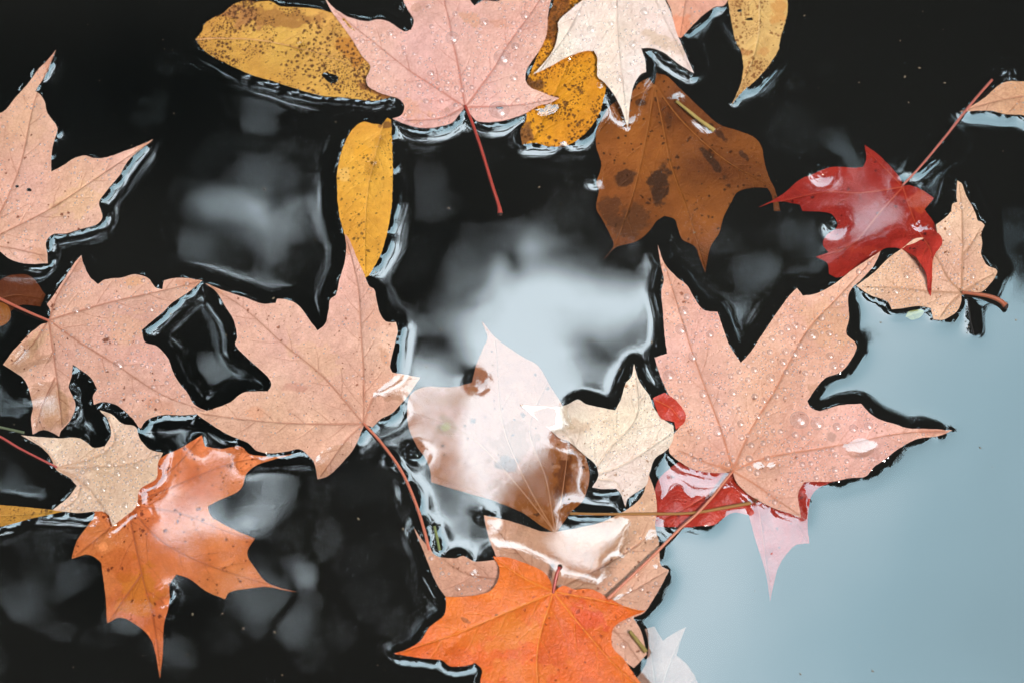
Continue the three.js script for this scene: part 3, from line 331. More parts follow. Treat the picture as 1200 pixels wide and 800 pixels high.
// bits of debris just under the surface that pull up a dimple
const PINS = [[963, 200, 5, 0.9], [978, 262, 4, 0.8], [1078, 262, 4, 0.8], [560, 447, 4, 0.7], [486, 531, 4, 0.9], [697, 209, 2, 0.6], [870, 40, 3, 0.7], [196, 700, 3, 0.9], [1180, 88, 6, 1.1]];
for (const [gx, gy, r, h] of PINS) { const [x, z] = mm(gx, gy), R = r * MMPP; for (let j = 0; j < NZ; j++) { const dz = GZ0 + j * CELL - z; if (Math.abs(dz) > R) continue; for (let i = 0; i < NX; i++) { const dx = GX0 + i * CELL - x; if (dx * dx + dz * dz < R * R) { pin[j * NX + i] = 1; pinY[j * NX + i] = Math.min(pinY[j * NX + i], h + 0.15); } } } }
for (let j = 1; j < NZ - 1; j++) for (let i = 1; i < NX - 1; i++) {
  const k = j * NX + i; if (!pin[k]) continue;
  const x = GX0 + i * CELL, z = GZ0 + j * CELL;
  wet[k] = Math.min(pinY[k], 1.15) - 0.14 - sstep(0.3, 1.0, pinY[k]) * (0.8 * Math.max(0, fbm(x / 4.2, z / 4.2, 3, 2) + 0.1) + 0.6 * Math.max(0, fbm(x * 0.5 + z * 0.31 + 4 * fbm(x / 9, z / 9, 14, 2), z * 0.47 - x * 0.29, 9, 3) - 0.02));
}
{
  const kk = (CELL / 2.25) ** 2, den = 1 / (4 + kk), om = 1.55;
  for (let it = 0; it < 140; it++) for (let j = 1; j < NZ - 1; j++) for (let i = 1, k = j * NX + 1; i < NX - 1; i++, k++) if (!pin[k]) wet[k] += om * ((wet[k - 1] + wet[k + 1] + wet[k - NX] + wet[k + NX]) * den - wet[k]);
  const fade = (x, z) => sstep(GX1, GX1 - 25, Math.abs(x)) * sstep(GZ1, GZ1 - 15, z) * sstep(GZ0, GZ0 + 15, z);
  for (let j = 0; j < NZ; j++) for (let i = 0; i < NX; i++) { const x = GX0 + i * CELL, z = GZ0 + j * CELL; if (!pin[j * NX + i]) wet[j * NX + i] += fade(x, z) * (0.07 * fbm(x / 38, z / 38, 61, 2)); wet[j * NX + i] *= fade(x, z); }
}
const waterAt = (x, z) => { const i = clamp(Math.round((x - GX0) / CELL), 0, NX - 1), j = clamp(Math.round((z - GZ0) / CELL), 0, NZ - 1); return wet[j * NX + i]; };
{
  const pos = new Float32Array((NX * NZ + 8) * 3), nor = new Float32Array((NX * NZ + 8) * 3), idx = new Uint32Array((NX - 1) * (NZ - 1) * 6 + 24);
  let o = 0;
  for (let j = 0; j < NZ; j++) for (let i = 0; i < NX; i++) {
    const k = j * NX + i; pos[k * 3] = (GX0 + i * CELL) / 1000; pos[k * 3 + 1] = wet[k] / 1000; pos[k * 3 + 2] = (GZ0 + j * CELL) / 1000;
    const gx = (wet[k + (i < NX - 1 ? 1 : 0)] - wet[k - (i ? 1 : 0)]) / (2 * CELL), gz = (wet[k + (j < NZ - 1 ? NX : 0)] - wet[k - (j ? NX : 0)]) / (2 * CELL), n = 1 / Math.hypot(gx, 1, gz);
    nor[k * 3] = -gx * n; nor[k * 3 + 1] = n; nor[k * 3 + 2] = -gz * n;
    if (i < NX - 1 && j < NZ - 1) { idx[o++] = k; idx[o++] = k + NX; idx[o++] = k + 1; idx[o++] = k + 1; idx[o++] = k + NX; idx[o++] = k + NX + 1; }
  }
  // still water out to the bank
  const R = 3.6, b = NX * NZ, xa = GX0 / 1000, xb = (GX0 + (NX - 1) * CELL) / 1000, za = GZ0 / 1000, zb = (GZ0 + (NZ - 1) * CELL) / 1000;
  [[xa, za], [xb, za], [xb, zb], [xa, zb], [-R, -R], [R, -R], [R, R], [-R, R]].forEach(([x, z], k) => { pos.set([x, 0, z], (b + k) * 3); nor.set([0, 1, 0], (b + k) * 3); });
  for (let k = 0; k < 4; k++) { const n = (k + 1) % 4; for (const q of [b + k, b + 4 + n, b + 4 + k, b + k, b + n, b + 4 + n]) idx[o++] = q; }
  const g = new THREE.BufferGeometry(); g.setAttribute('position', new THREE.BufferAttribute(pos, 3)); g.setAttribute('normal', new THREE.BufferAttribute(nor, 3)); g.setIndex(new THREE.BufferAttribute(idx, 1));
  const water = new THREE.Mesh(g, new THREE.MeshPhysicalMaterial({ name: 'pond water', color: new THREE.Color().setRGB(0.93, 0.93, 0.9), transmission: 1, thickness: 0, roughness: 0.0, ior: 1.75 }));
  water.name = 'water'; tag(water, 'dark still pond water rising in menisci round the leaves', 'water', null, 'structure'); scene.add(shade(water));
}
// pond floor of black silt, and the bank round it
{
  const bed = new THREE.PlaneGeometry(7.4, 7.4, 60, 60).rotateX(-Math.PI / 2), p = bed.attributes.position;
  for (let i = 0; i < p.count; i++) p.setY(i, -0.42 + 0.05 * fbm(p.getX(i) * 1.3, p.getZ(i) * 1.3, 8, 3)); bed.computeVertexNormals();
  const m = new THREE.Mesh(bed, new THREE.MeshStandardMaterial({ name: 'black silt', color: new THREE.Color().setRGB(0.0036, 0.0034, 0.0028), roughness: 1 }));
  m.name = 'pond_bed'; tag(m, 'black silt floor of the pond', 'pond bed', null, 'structure'); scene.add(shade(m));
  const s = new THREE.Shape().absarc(0, 0, 60, 0, Math.PI * 2); s.holes.push(new THREE.Path().absarc(0, 0, 3.55, 0, Math.PI * 2, true));
  const bg = new THREE.ExtrudeGeometry(s, { depth: 0.5, bevelEnabled: false, curveSegments: 48 }).rotateX(-Math.PI / 2); bg.translate(0, -0.45, 0);
  const k = new THREE.Mesh(bg, new THREE.MeshStandardMaterial({ name: 'leaf mould', color: new THREE.Color().setRGB(0.06, 0.045, 0.03), roughness: 1 }));
  k.name = 'ground'; tag(k, 'dark woodland ground round the pond', 'ground', null, 'structure'); scene.add(shade(k));
}

// ------------------------------------------------------------------ leaf meshes
function tube(path, radii, seg, radial, parentPos) {                 // tapered stalk; path in metres
  const curve = new THREE.CatmullRomCurve3(path.map((v) => v.clone().sub(parentPos))), fr = curve.computeFrenetFrames(seg, false), pos = [], idx = [];
  for (let i = 0; i <= seg; i++) {
    const t = i / seg, c = curve.getPointAt(t), rr = radii(t);
    for (let k = 0; k < radial; k++) { const a = k / radial * Math.PI * 2; const v = c.clone().addScaledVector(fr.normals[i], Math.cos(a) * rr).addScaledVector(fr.binormals[i], Math.sin(a) * rr); pos.push(v.x, v.y, v.z); }
    if (i) for (let k = 0; k < radial; k++) { const a = (i - 1) * radial + k, b = (i - 1) * radial + (k + 1) % radial; idx.push(a, b, a + radial, b, b + radial, a + radial); }
  }
  const n0 = pos.length / 3; for (const i of [0, seg]) { const c = curve.getPointAt(i / seg); pos.push(c.x, c.y, c.z); }
  for (let k = 0; k < radial; k++) { idx.push(n0, (k + 1) % radial, k, n0 + 1, seg * radial + k, seg * radial + (k + 1) % radial); }
  const g = new THREE.BufferGeometry(); g.setAttribute('position', new THREE.Float32BufferAttribute(pos, 3)); g.setIndex(idx); g.computeVertexNormals(); return g;
}
const lin = (c, k = 1) => new THREE.Color().setRGB(c[0] / 255, c[1] / 255, c[2] / 255, THREE.SRGBColorSpace).multiplyScalar(k);
const dropGeo = (() => { const p = []; for (let i = 0; i <= 6; i++) { const a = i / 6 * 1.25; p.push(new THREE.Vector2(Math.sin(a) / Math.sin(1.25), (Math.cos(a) - Math.cos(1.25)) / Math.sin(1.25))); } p.reverse(); const g = new THREE.LatheGeometry(p, 12); return g; })();
const beadGeo = (() => { const p = []; for (let i = 0; i <= 12; i++) { const a = i / 12 * 1.3; p.push(new THREE.Vector2(Math.sin(a) / Math.sin(1.3), 0.85 * (Math.cos(a) - Math.cos(1.3)) / Math.sin(1.3))); } p.reverse(); return new THREE.LatheGeometry(p, 28); })();
const dropMat = new THREE.MeshPhysicalMaterial({ name: 'rain drop', color: 0xffffff, transmission: 1, thickness: 0, roughness: 0.42, ior: 2.2 });
const beadMat = new THREE.MeshPhysicalMaterial({ name: 'water bead', color: 0xffffff, transmission: 1, thickness: 0, roughness: 0.3, ior: 2.1 });

LEAVES.forEach((L, li) => {
  const seed = 100 + li * 31, [x0, x1, z0, z1] = L.box, w = x1 - x0, h = z1 - z0, TPM = 6.2;
  // --- print of the blade: pigment, veins, freckles; and its relief
  const TW = clamp(Math.round(w * TPM), 16, 1024), TH = clamp(Math.round(h * TPM), 16, 1024), col = new Uint8Array(TW * TH * 4), bmp = new Uint8Array(TW * TH * 4);
  const blot = (L.blot ?? []).map(([x, y, rx, ry, an, c, a]) => [...mm(x, y), rx * MMPP, ry * MMPP, Math.cos(an), Math.sin(an), c, a]);
  // vein distances on a coarse mask drawn once
  const veinA = L.veinA ?? 0.5, secA = L.sec ?? 0.34, mask = new Float32Array(TW * TH), rel = new Float32Array(TW * TH);
  const draw = (line, w0, w1, alpha, depth) => {
    for (let i = 1; i < line.length; i++) {
      const a = line[i - 1], b = line[i], t0 = (i - 1) / (line.length - 1), hw = (w0 + (w1 - w0) * t0), pad = hw * 3 + 0.4;
      const i0 = Math.max(0, Math.floor((Math.min(a[0], b[0]) - pad - x0) / w * TW)), i1 = Math.min(TW - 1, Math.ceil((Math.max(a[0], b[0]) + pad - x0) / w * TW)), j0 = Math.max(0, Math.floor((Math.min(a[1], b[1]) - pad - z0) / h * TH)), j1 = Math.min(TH - 1, Math.ceil((Math.max(a[1], b[1]) + pad - z0) / h * TH));
      for (let j = j0; j <= j1; j++) for (let k = i0; k <= i1; k++) {
        const x = x0 + (k + 0.5) / TW * w, z = z0 + (j + 0.5) / TH * h, d = segDist(x, z, a, b)[0];
        const m = alpha * Math.exp(-((d / hw) ** 2)) * (1 - 0.4 * t0), q = depth * Math.exp(-((d / (hw * 2)) ** 2));
        if (m > mask[j * TW + k]) mask[j * TW + k] = m; if (q > rel[j * TW + k]) rel[j * TW + k] = q;
      }
    }
  };
  for (const v of L.sec2) draw(v, 0.17, 0.1, secA, 0.3);
  for (const v of L.vein3) draw(v, 0.36, 0.14, veinA, 0.75);
  const ret = L.ret ?? 0.15, sp = L.spots;
  for (let j = 0; j < TH; j++) for (let i = 0; i < TW; i++) {
    const x = x0 + (i + 0.5) / TW * w, z = z0 + (j + 0.5) / TH * h, k = j * TW + i, o = k * 4;
    const t = clamp(0.5 + 0.9 * fbm(x / 26, z / 26, seed, 4), 0, 1), hu = fbm(x / 34 + 5, z / 34, seed + 40, 3), g = 1 + 0.075 * fbm(x / 2.2, z / 2.2, seed + 2, 3) + 0.05 * (hash(i, j, seed) - 0.5) + 0.05 * fbm(x / 8, z / 8, seed + 8, 2);
    let r = (L.c1[0] + (L.c2[0] - L.c1[0]) * t) * g, gg = (L.c1[1] + (L.c2[1] - L.c1[1]) * t) * (g * 1.3 - 0.3), b = (L.c1[2] + (L.c2[2] - L.c1[2]) * t) * (g * 1.4 - 0.4);
    gg *= 1 + 0.035 * hu; b *= 1 - 0.06 * hu;
    for (const [bx, bz, rx, ry, c, s, cc, a] of blot) {
      const dx = x - bx, dz = z - bz; if (Math.abs(dx) > (rx + ry) * 1.6 || Math.abs(dz) > (rx + ry) * 1.6) continue;
      const u = (dx * c + dz * s) / rx, v = (-dx * s + dz * c) / ry, q = Math.sqrt(u * u + v * v) + 0.75 * fbm(x / 3, z / 3, seed + 11, 4), al = a * sstep(1.0, 0.62, q);
      r += (cc[0] - r) * al; gg += (cc[1] - gg) * al; b += (cc[2] - b) * al;
    }
    if (L.drops) { r += (255 - r) * 0.1; gg += (255 - gg) * 0.1; b += (255 - b) * 0.1; }
    const wv = worley(x / 1.5, z / 1.5, seed + 4), edge = sstep(0.16, 0.02, wv[1] - wv[0]);
    const ma = Math.min(0.9, mask[k] + ret * edge * (0.5 + 0.8 * t)); r += (L.vein[0] - r) * ma; gg += (L.vein[1] - gg) * ma; b += (L.vein[2] - b) * ma;
    let pit = 0;
    if (sp) {
      for (const [f, s2, k2] of [[1.0, 21, 1], [0.45, 33, 0.8]]) {
        const q = worley(x / (sp[1] * f), z / (sp[1] * f), seed + s2); if (q[2] < sp[0] * k2 * 2.3 * sstep(-0.18, 0.32, fbm(x / 9, z / 9, seed + s2, 3))) { const al = 0.85 * sstep(0.42, 0.16, q[0] / (0.35 + 1.0 * ((q[2] * 977) % 1)) + 0.3 * fbm(x * 2, z * 2, seed, 2)); r += (sp[2][0] - r) * al; gg += (sp[2][1] - gg) * al; b += (sp[2][2] - b) * al; pit = Math.max(pit, al * 0.3); }
      }
    }
    col[o] = clamp(r, 4, 248); col[o + 1] = clamp(gg, 4, 248); col[o + 2] = clamp(b, 4, 248); col[o + 3] = 255;
    const hgt = 0.72 - rel[k] * 0.5 - 0.14 * edge - pit + 0.16 * fbm(x / 1.2, z / 1.2, seed + 3, 3) + 0.2 * fbm(x / 4, z / 4, seed + 6, 2); bmp[o] = bmp[o + 1] = bmp[o + 2] = clamp(hgt * 255, 0, 255); bmp[o + 3] = 255;
  }
  const mk = (d) => { const t = new THREE.DataTexture(d, TW, TH, THREE.RGBAFormat); t.magFilter = t.minFilter = THREE.LinearFilter; t.needsUpdate = true; return t; };
  const cm = mk(col); cm.colorSpace = THREE.SRGBColorSpace;
  const mat = new THREE.MeshPhysicalMaterial({ name: 'leaf blade', map: cm, color: new THREE.Color().setScalar(0.97), bumpMap: mk(bmp), bumpScale: 0.001, roughness: L.gloss ? 0.42 : 0.6, specularIntensity: L.gloss ? 0.8 : 0.5, side: THREE.DoubleSide });
  if (L.gloss) { mat.clearcoat = L.gloss; mat.clearcoatRoughness = 0.12; }
  // --- solid blade, 0.3 mm thick
  const cx = (x0 + x1) / 2, cz = (z0 + z1) / 2, base = new THREE.Vector3(cx / 1000, L.lift / 1000, cz / 1000), n = L.P.length, pos = [], uv = [], idx = [];
  for (const dy of [0, -0.3]) L.P.forEach((p, k) => { pos.push((p[0] - cx) / 1000, (L.Y[k] + dy - L.lift) / 1000, (p[1] - cz) / 1000); uv.push((p[0] - x0) / w, (p[1] - z0) / h); });
  const edgeUse = new Map();
  for (const [a, b, c] of L.tri) { idx.push(a, b, c, a + n, c + n, b + n); for (const [p, q] of [[a, b], [b, c], [c, a]]) { const r = edgeUse.get(q + '_' + p); if (r) edgeUse.delete(q + '_' + p); else edgeUse.set(p + '_' + q, [p, q]); } }
  const topN = (() => { const g = new THREE.BufferGeometry(); g.setAttribute('position', new THREE.Float32BufferAttribute(pos, 3)); g.setIndex(idx.slice()); g.computeVertexNormals(); return g.attributes.normal.array; })();
  const nor = Array.from(topN);
  for (const [p, q] of edgeUse.values()) {
    const s = pos.length / 3, ax = pos[p * 3], az = pos[p * 3 + 2], bx = pos[q * 3], bz = pos[q * 3 + 2], l = Math.hypot(bx - ax, bz - az) || 1, nx = -(bz - az) / l, nz = (bx - ax) / l;
    for (const v of [p, q, q + n, p + n]) { pos.push(pos[v * 3], pos[v * 3 + 1], pos[v * 3 + 2]); uv.push(uv[v * 2], uv[v * 2 + 1]); nor.push(nx, 0.3, nz); }
    idx.push(s, s + 2, s + 1, s, s + 3, s + 2);
  }
  const g = new THREE.BufferGeometry(); g.setAttribute('position', new THREE.Float32BufferAttribute(pos, 3)); g.setAttribute('normal', new THREE.Float32BufferAttribute(nor, 3)); g.setAttribute('uv', new THREE.Float32BufferAttribute(uv, 2)); g.setIndex(idx);
  const root = new THREE.Group(); root.name = numbered(L.name); root.position.copy(base); scene.add(root);
  tag(root, L.label, L.category ?? 'maple leaf', 'fallen leaves on the pond');
  const blade = new THREE.Mesh(g, mat); blade.name = 'blade'; root.add(blade);
  // --- main veins stand a little proud of the blade
  const vm = new THREE.MeshStandardMaterial({ name: 'vein', color: lin([0, 1, 2].map((c) => L.vein[c] * (0.35 + 0.4 * veinA) + L.c1[c] * (0.65 - 0.4 * veinA))), roughness: 0.55 });
  for (const v of L.vein3) {
    let inn = v.map((p) => inside(L.poly, p[0], p[1])), s0 = inn.indexOf(true), s1 = s0; if (s0 < 0) continue; while (s1 < v.length && inn[s1]) s1++; inn = v.slice(s0, s1); if (inn.length < 4) continue;
    const path = inn.filter((_, k) => k % 2 === 0 || k === inn.length - 1).map((p) => new THREE.Vector3(p[0] / 1000, (L.y(p[0], p[1]) - 0.06) / 1000, p[1] / 1000));
    const m = new THREE.Mesh(tube(path, (t) => (0.22 * (1 - t) + 0.07) / 1000, Math.min(48, path.length * 3), 6, base), vm); m.name = 'vein'; blade.add(m);
  }
  // --- stalk
  if (L.stem) {
    const s = L.stem, p = pts(s.p), path = p.map((q, k) => new THREE.Vector3(q[0] / 1000, s.y[k] / 1000, q[1] / 1000));
    const m = new THREE.Mesh(tube(path, (t) => (s.r[0] + (s.r[1] - s.r[0]) * t + (s.knob && t > 0.93 ? 0.35 * (t - 0.93) / 0.07 : 0)) / 1000, 60, 10, base), new THREE.MeshPhysicalMaterial({ name: 'stalk', color: lin(s.c), roughness: 0.4, clearcoat: 0.3, clearcoatRoughness: 0.2 })); m.name = 'stalk'; root.add(m);
    if (s.knob) { const e = path[path.length - 1].clone().sub(base), tip = new THREE.Mesh(new THREE.IcosahedronGeometry((s.r[1] + 0.25) / 1000, 2).scale(1, 0.8, 1.2).translate(e.x, e.y, e.z), new THREE.MeshStandardMaterial({ name: 'stalk end', color: lin([46, 26, 20]), roughness: 0.7 })); tip.name = 'stalk_end'; m.add(tip); }
  }
  // --- rain drops
  if (L.drops) {
    const rr = rng(seed + 77), list = [], [cnt, r0, r1] = L.drops, bigs = L.big.map(([x, y, r]) => [...mm(x, y), r * MMPP]);
    const grid = [];
    for (let tries = 0; list.length < cnt && tries < cnt * 30; tries++) {
      const x = x0 + rr() * w, z = z0 + rr() * h, r = (r0 + (r1 - r0) * rr() ** 2.6) * MMPP;
      if (!inside(L.poly, x, z) || polyDist(L.poly, x, z) < r + 0.3 || fbm(x / 9, z / 9, seed + 70, 2) < -0.28) continue;
      const y = L.y(x, z); if (y < waterAt(x, z) + 0.25) continue;
      if (bigs.some((b) => Math.hypot(b[0] - x, b[1] - z) < b[2] + r + 0.1) || grid.some((b) => Math.hypot(b[0] - x, b[1] - z) < b[2] + r + 0.05)) continue;
      grid.push([x, z, r]); list.push([x, y, z, r]);
    }
    const im = new THREE.InstancedMesh(dropGeo, dropMat, list.length), M = new THREE.Matrix4();
    list.forEach(([x, y, z, r], k) => { M.makeRotationY(k).scale(new THREE.Vector3(r / 1000 * (0.9 + 0.2 * hash(k, 1, 2)), r / 1000 * 0.85, r / 1000)); M.setPosition((x - cx) / 1000, (y - 0.03 - L.lift) / 1000, (z - cz) / 1000); im.setMatrixAt(k, M); });
    im.name = 'fine_droplets'; im.userData.kind = 'stuff'; root.add(im);
    for (const [x, z, r] of bigs) {
      const b = new THREE.Mesh(beadGeo, beadMat); b.name = numbered('water_bead'); b.position.set(x / 1000, (L.y(x, z) - 0.05) / 1000, z / 1000); b.scale.set(r / 1000 * (0.94 + 0.14 * hash(x * 10 | 0, 3, 4)), r / 1000 * 0.8, r / 1000); b.rotation.y = x;
      const rank = bigs.filter((q) => q[2] > r).length; tag(b, (rank === 0 && bigs.filter((q) => q[2] === r).length === 1 ? 'largest clear water bead on the ' : 'clear round water bead on the ') + SHORT[li], 'water bead', 'beads on the ' + SHORT[li]); scene.add(shade(b));
    }
  }
  shade(root);
});

// ------------------------------------------------------------------ twigs and bits
for (const T of TWIGS) {
  const p = pts(T.p), path = p.map((q, k) => new THREE.Vector3(q[0] / 1000, T.y[k] / 1000, q[1] / 1000)), base = path[0].clone();
  const g = tube(path, (t) => (T.r[0] + (T.r[1] - T.r[0]) * t) * (1 + 0.12 * vnoise(t * 9, 2, 5)) / 1000, 40, 9, base), m = new THREE.MeshStandardMaterial({ name: 'twig skin', color: lin(T.c), roughness: 0.6 });
  if (!T.fuzz) { const o = new THREE.Mesh(g, m); o.name = numbered(T.name); o.position.copy(base); tag(o, T.label, T.category); scene.add(shade(o)); continue; }
  const root = new THREE.Group(); root.name = numbered(T.name); root.position.copy(base); tag(root, T.label, T.category); scene.add(root);
  const o = new THREE.Mesh(g, m); o.name = 'stick'; root.add(o);
  const e = mm(...T.fuzz), rr = rng(5), parts = [];
  for (let k = 0; k < 46; k++) { const a = rr() * 6.283, b = rr() * 1.4 - 0.2, l = (1.0 + rr() * 1.1) / 1000, q = new THREE.ConeGeometry(0.13 / 1000, l, 5).translate(0, l / 2, 0).rotateZ(Math.PI / 2 - b).rotateY(a); parts.push(q.translate(e[0] / 1000 - base.x, 2.3 / 1000 - base.y, e[1] / 1000 - base.z)); }
  const f = new THREE.Mesh(mergeGeometries(parts), new THREE.MeshStandardMaterial({ name: 'bristles', color: lin([112, 74, 44]), roughness: 0.9 })); f.name = 'bristle_tuft'; root.add(f); shade(root);
}
// specks of dust and pollen adrift on the open water
{
  const rr = rng(404), list = [];
  for (let k = 0; list.length < 240 && k < 4000; k++) { const x = -205 + rr() * 410, z = -150 + rr() * 300, i = Math.round((x - GX0) / CELL), j = Math.round((z - GZ0) / CELL); if (!pin[j * NX + i] && fbm(x / 40, z / 40, 12, 2) > -0.1) list.push([x, waterAt(x, z), z, 0.07 + 0.32 * rr() ** 5]); }
  const im = new THREE.InstancedMesh(new THREE.IcosahedronGeometry(1, 1), new THREE.MeshStandardMaterial({ name: 'dust', color: lin([120, 104, 84]), roughness: 0.9 }), list.length), M = new THREE.Matrix4();
  list.forEach(([x, y, z, r], k) => { M.makeRotationY(k).scale(new THREE.Vector3(r * 1.6 / 1000, r * 0.5 / 1000, r / 1000)); M.setPosition(x / 1000, (y + 0.02) / 1000, z / 1000); im.setMatrixAt(k, M); });
  im.name = 'pond_dust'; tag(im, 'fine specks of dust adrift on the open water', 'dust', null, 'stuff'); scene.add(shade(im));
}

// ------------------------------------------------------------------ the wood round the pond, mirrored in the water: a closed canopy with one clearing and a few gaps
const EYE = [0, -DIST * COS, DIST * SIN], CH = 11;                   // gaps are laid out on the canopy level, 11 m up, along lines through the pond
const canopy = (gx, gy) => { const [x, z] = mm(gx, gy), k = (CH - EYE[1]) / -EYE[1]; return [EYE[0] + (x / 1000 - EYE[0]) * k, EYE[2] + (z / 1000 - EYE[2]) * k]; };
const CLEARING = [[572, 345], [640, 318], [700, 322], [770, 335], [850, 345], [930, 335], [1010, 345], [1100, 350], [1220, 330], [1380, 420], [1480, 700], [1480, 1000], [1380, 1350], [1100, 1500], [860, 1450], [700, 1150], [640, 850], [600, 720], [590, 640], [555, 560], [500, 500], [470, 455], [490, 420], [560, 420], [575, 370]].map((p) => canopy(...p));
const GAPS = [[300, 232, 44, 64, 0.4], [262, 320, 30, 40, 0.2], [210, 395, 40, 34, 0.3], [235, 450, 36, 26, 0.45], [990, 180, 26, 30, 0.5], [1070, 205, 26, 18, 0.4], [1010, 240, 44, 30, 0.4], [1040, 265, 20, 20, 0.5], [900, 285, 60, 30, 0.18], [280, 590, 40, 30, 0.45], [215, 600, 56, 60, 0.75], [70, 470, 50, 40, 0.6], [0, 410, 36, 26, 0.5], [15, 545, 30, 20, 0.25], [500, 225, 24, 40, 0.16], [540, 265, 60, 20, 0.12], [60, 690, 40, 60, 0.1], [150, 640, 30, 60, 0.1], [190, 740, 60, 40, 0.06], [330, 690, 50, 40, 0.16], [340, 610, 40, 30, 0.2], [400, 730, 50, 40, 0.06], [450, 560, 30, 40, 0.12], [520, 600, 30, 60, 0.35], [480, 640, 14, 60, 0.18], [200, 490, 40, 20, 0.35], [640, 290, 60, 42, 0.5], [660, 240, 40, 30, 0.16], [110, 440, 20, 40, 0.3], [1000, 60, 60, 40, 0.03]].map(([x, y, rx, ry, o]) => { const c = canopy(x, y), k = (CH - EYE[1]) / -EYE[1] * MMPP / 1000; return [c[0], c[1], rx * k, ry * k, o]; });
// foliage patches added inside the clearing to darken spots of its reflection
const ADDED_SPRIGS = [[645, 572, 62, 52, 0.985], [598, 540, 22, 20, 0.95], [530, 475, 26, 20, 0.6], [700, 605, 24, 9, 0.6], [800, 600, 40, 15, 0.96], [848, 574, 20, 15, 0.85], [540, 395, 26, 55, 0.85], [745, 400, 24, 60, 0.7], [895, 800, 30, 14, 0.18], [515, 640, 40, 40, 0.7], [690, 420, 16, 40, 0.35]].map(([x, y, rx, ry, o]) => { const c = canopy(x, y), k = (CH - EYE[1]) / -EYE[1] * MMPP / 1000; return [c[0], c[1], rx * k, ry * k, o]; });
const [WX0, WZ0] = canopy(-60, -60), [WX1, WZ1] = canopy(1260, 860), WINDOW = (X, Z, d = 0) => X > WX0 - d && X < WX1 + d && Z > WZ0 - d && Z < WZ1 + d;
const level = (x, y, z) => { const k = (CH - EYE[1]) / (y - EYE[1]); return [EYE[0] + (x - EYE[0]) * k, EYE[2] + (z - EYE[2]) * k]; };
const SUNGAP = [sun.position.x, sun.position.z];                     // opening cut in the unseen canopy so the sun reaches the leaves
const GLINT_HOLES = [[-7.2, -2.4, 1.5], [-6, -7.5, 1.5], [-0.5, -10.5, 1.7], [6.2, -8.2, 1.4], [-6.2, 3.2, 1.3], [8.5, -2.5, 1.2]];   // round openings added in the canopy to put sky glints on the menisci
function openness(x, y, z) {                                         // share of sky left clear in this column of the canopy
  const k = (CH - EYE[1]) / (y - EYE[1]), X = EYE[0] + (x - EYE[0]) * k, Z = EYE[2] + (z - EYE[2]) * k; let o = 0;
  const wx = X + 0.10 * fbm(X * 2.2, Z * 2.2, 71, 3), wz = Z + 0.10 * fbm(X * 2.2 + 9, Z * 2.2, 72, 3);
  for (const [cx, cz, rx, rz, a] of ADDED_SPRIGS) { const d = ((wx - cx) / rx) ** 2 + ((wz - cz) / rz) ** 2; if (d < 1.6) return 1 - a * sstep(1.6, 0.7, d); }
  if (inside(CLEARING, wx, wz)) return 1;
  if (WINDOW(X, Z, 0.3)) { const d = polyDist(CLEARING, wx, wz); if (d < 0.4) o = 0.55 * Math.exp(-d / 0.1); }
  if (!WINDOW(X, Z)) { const q = fbm(X * 0.55, Z * 0.55, 90, 3); if (q > 0.34) o = 0.9; for (const [cx, cz, rr] of GLINT_HOLES) if (Math.hypot(X - cx, Z - cz) < rr * (1 + 0.5 * vnoise(X * 0.9, Z * 0.9, 44))) o = 0.97; }
  for (const [cx, cz, rx, rz, a] of GAPS) { const d = ((wx - cx) / rx) ** 2 + ((wz - cz) / rz) ** 2; if (d < 3) o = Math.max(o, a * Math.exp(-d * 0.9)); }
  return o;
}
const barkM = new THREE.MeshStandardMaterial({ name: 'bark', color: new THREE.Color().setRGB(0.05, 0.042, 0.035), roughness: 0.95 });
const foliage = [[0.03, 0.036, 0.014], [0.04, 0.036, 0.014], [0.036, 0.026, 0.014]].map((c) => new THREE.MeshStandardMaterial({ name: 'foliage', color: new THREE.Color().setRGB(...c), roughness: 0.8, side: THREE.DoubleSide }));
const spray = (() => {                                               // seven pointed leaves round a twig
  const r = rng(31), parts = [];
  for (let k = 0; k < 7; k++) {
    const l = 0.17 + 0.07 * r(), w = 0.05 + 0.025 * r(), g = new THREE.BufferGeometry(); g.setAttribute('position', new THREE.Float32BufferAttribute([0, 0, 0, w, 0.012, l * 0.4, 0, 0, l, -w, 0.012, l * 0.4], 3)); g.setIndex([0, 1, 2, 0, 2, 3]); g.computeVertexNormals();
    parts.push(g.rotateX((r() - 0.5) * 1.1).rotateZ((r() - 0.5) * 1.2).rotateY(r() * 6.283).translate((r() - 0.5) * 0.26, (r() - 0.5) * 0.16, (r() - 0.5) * 0.26));
  }
  return mergeGeometries(parts);
})();
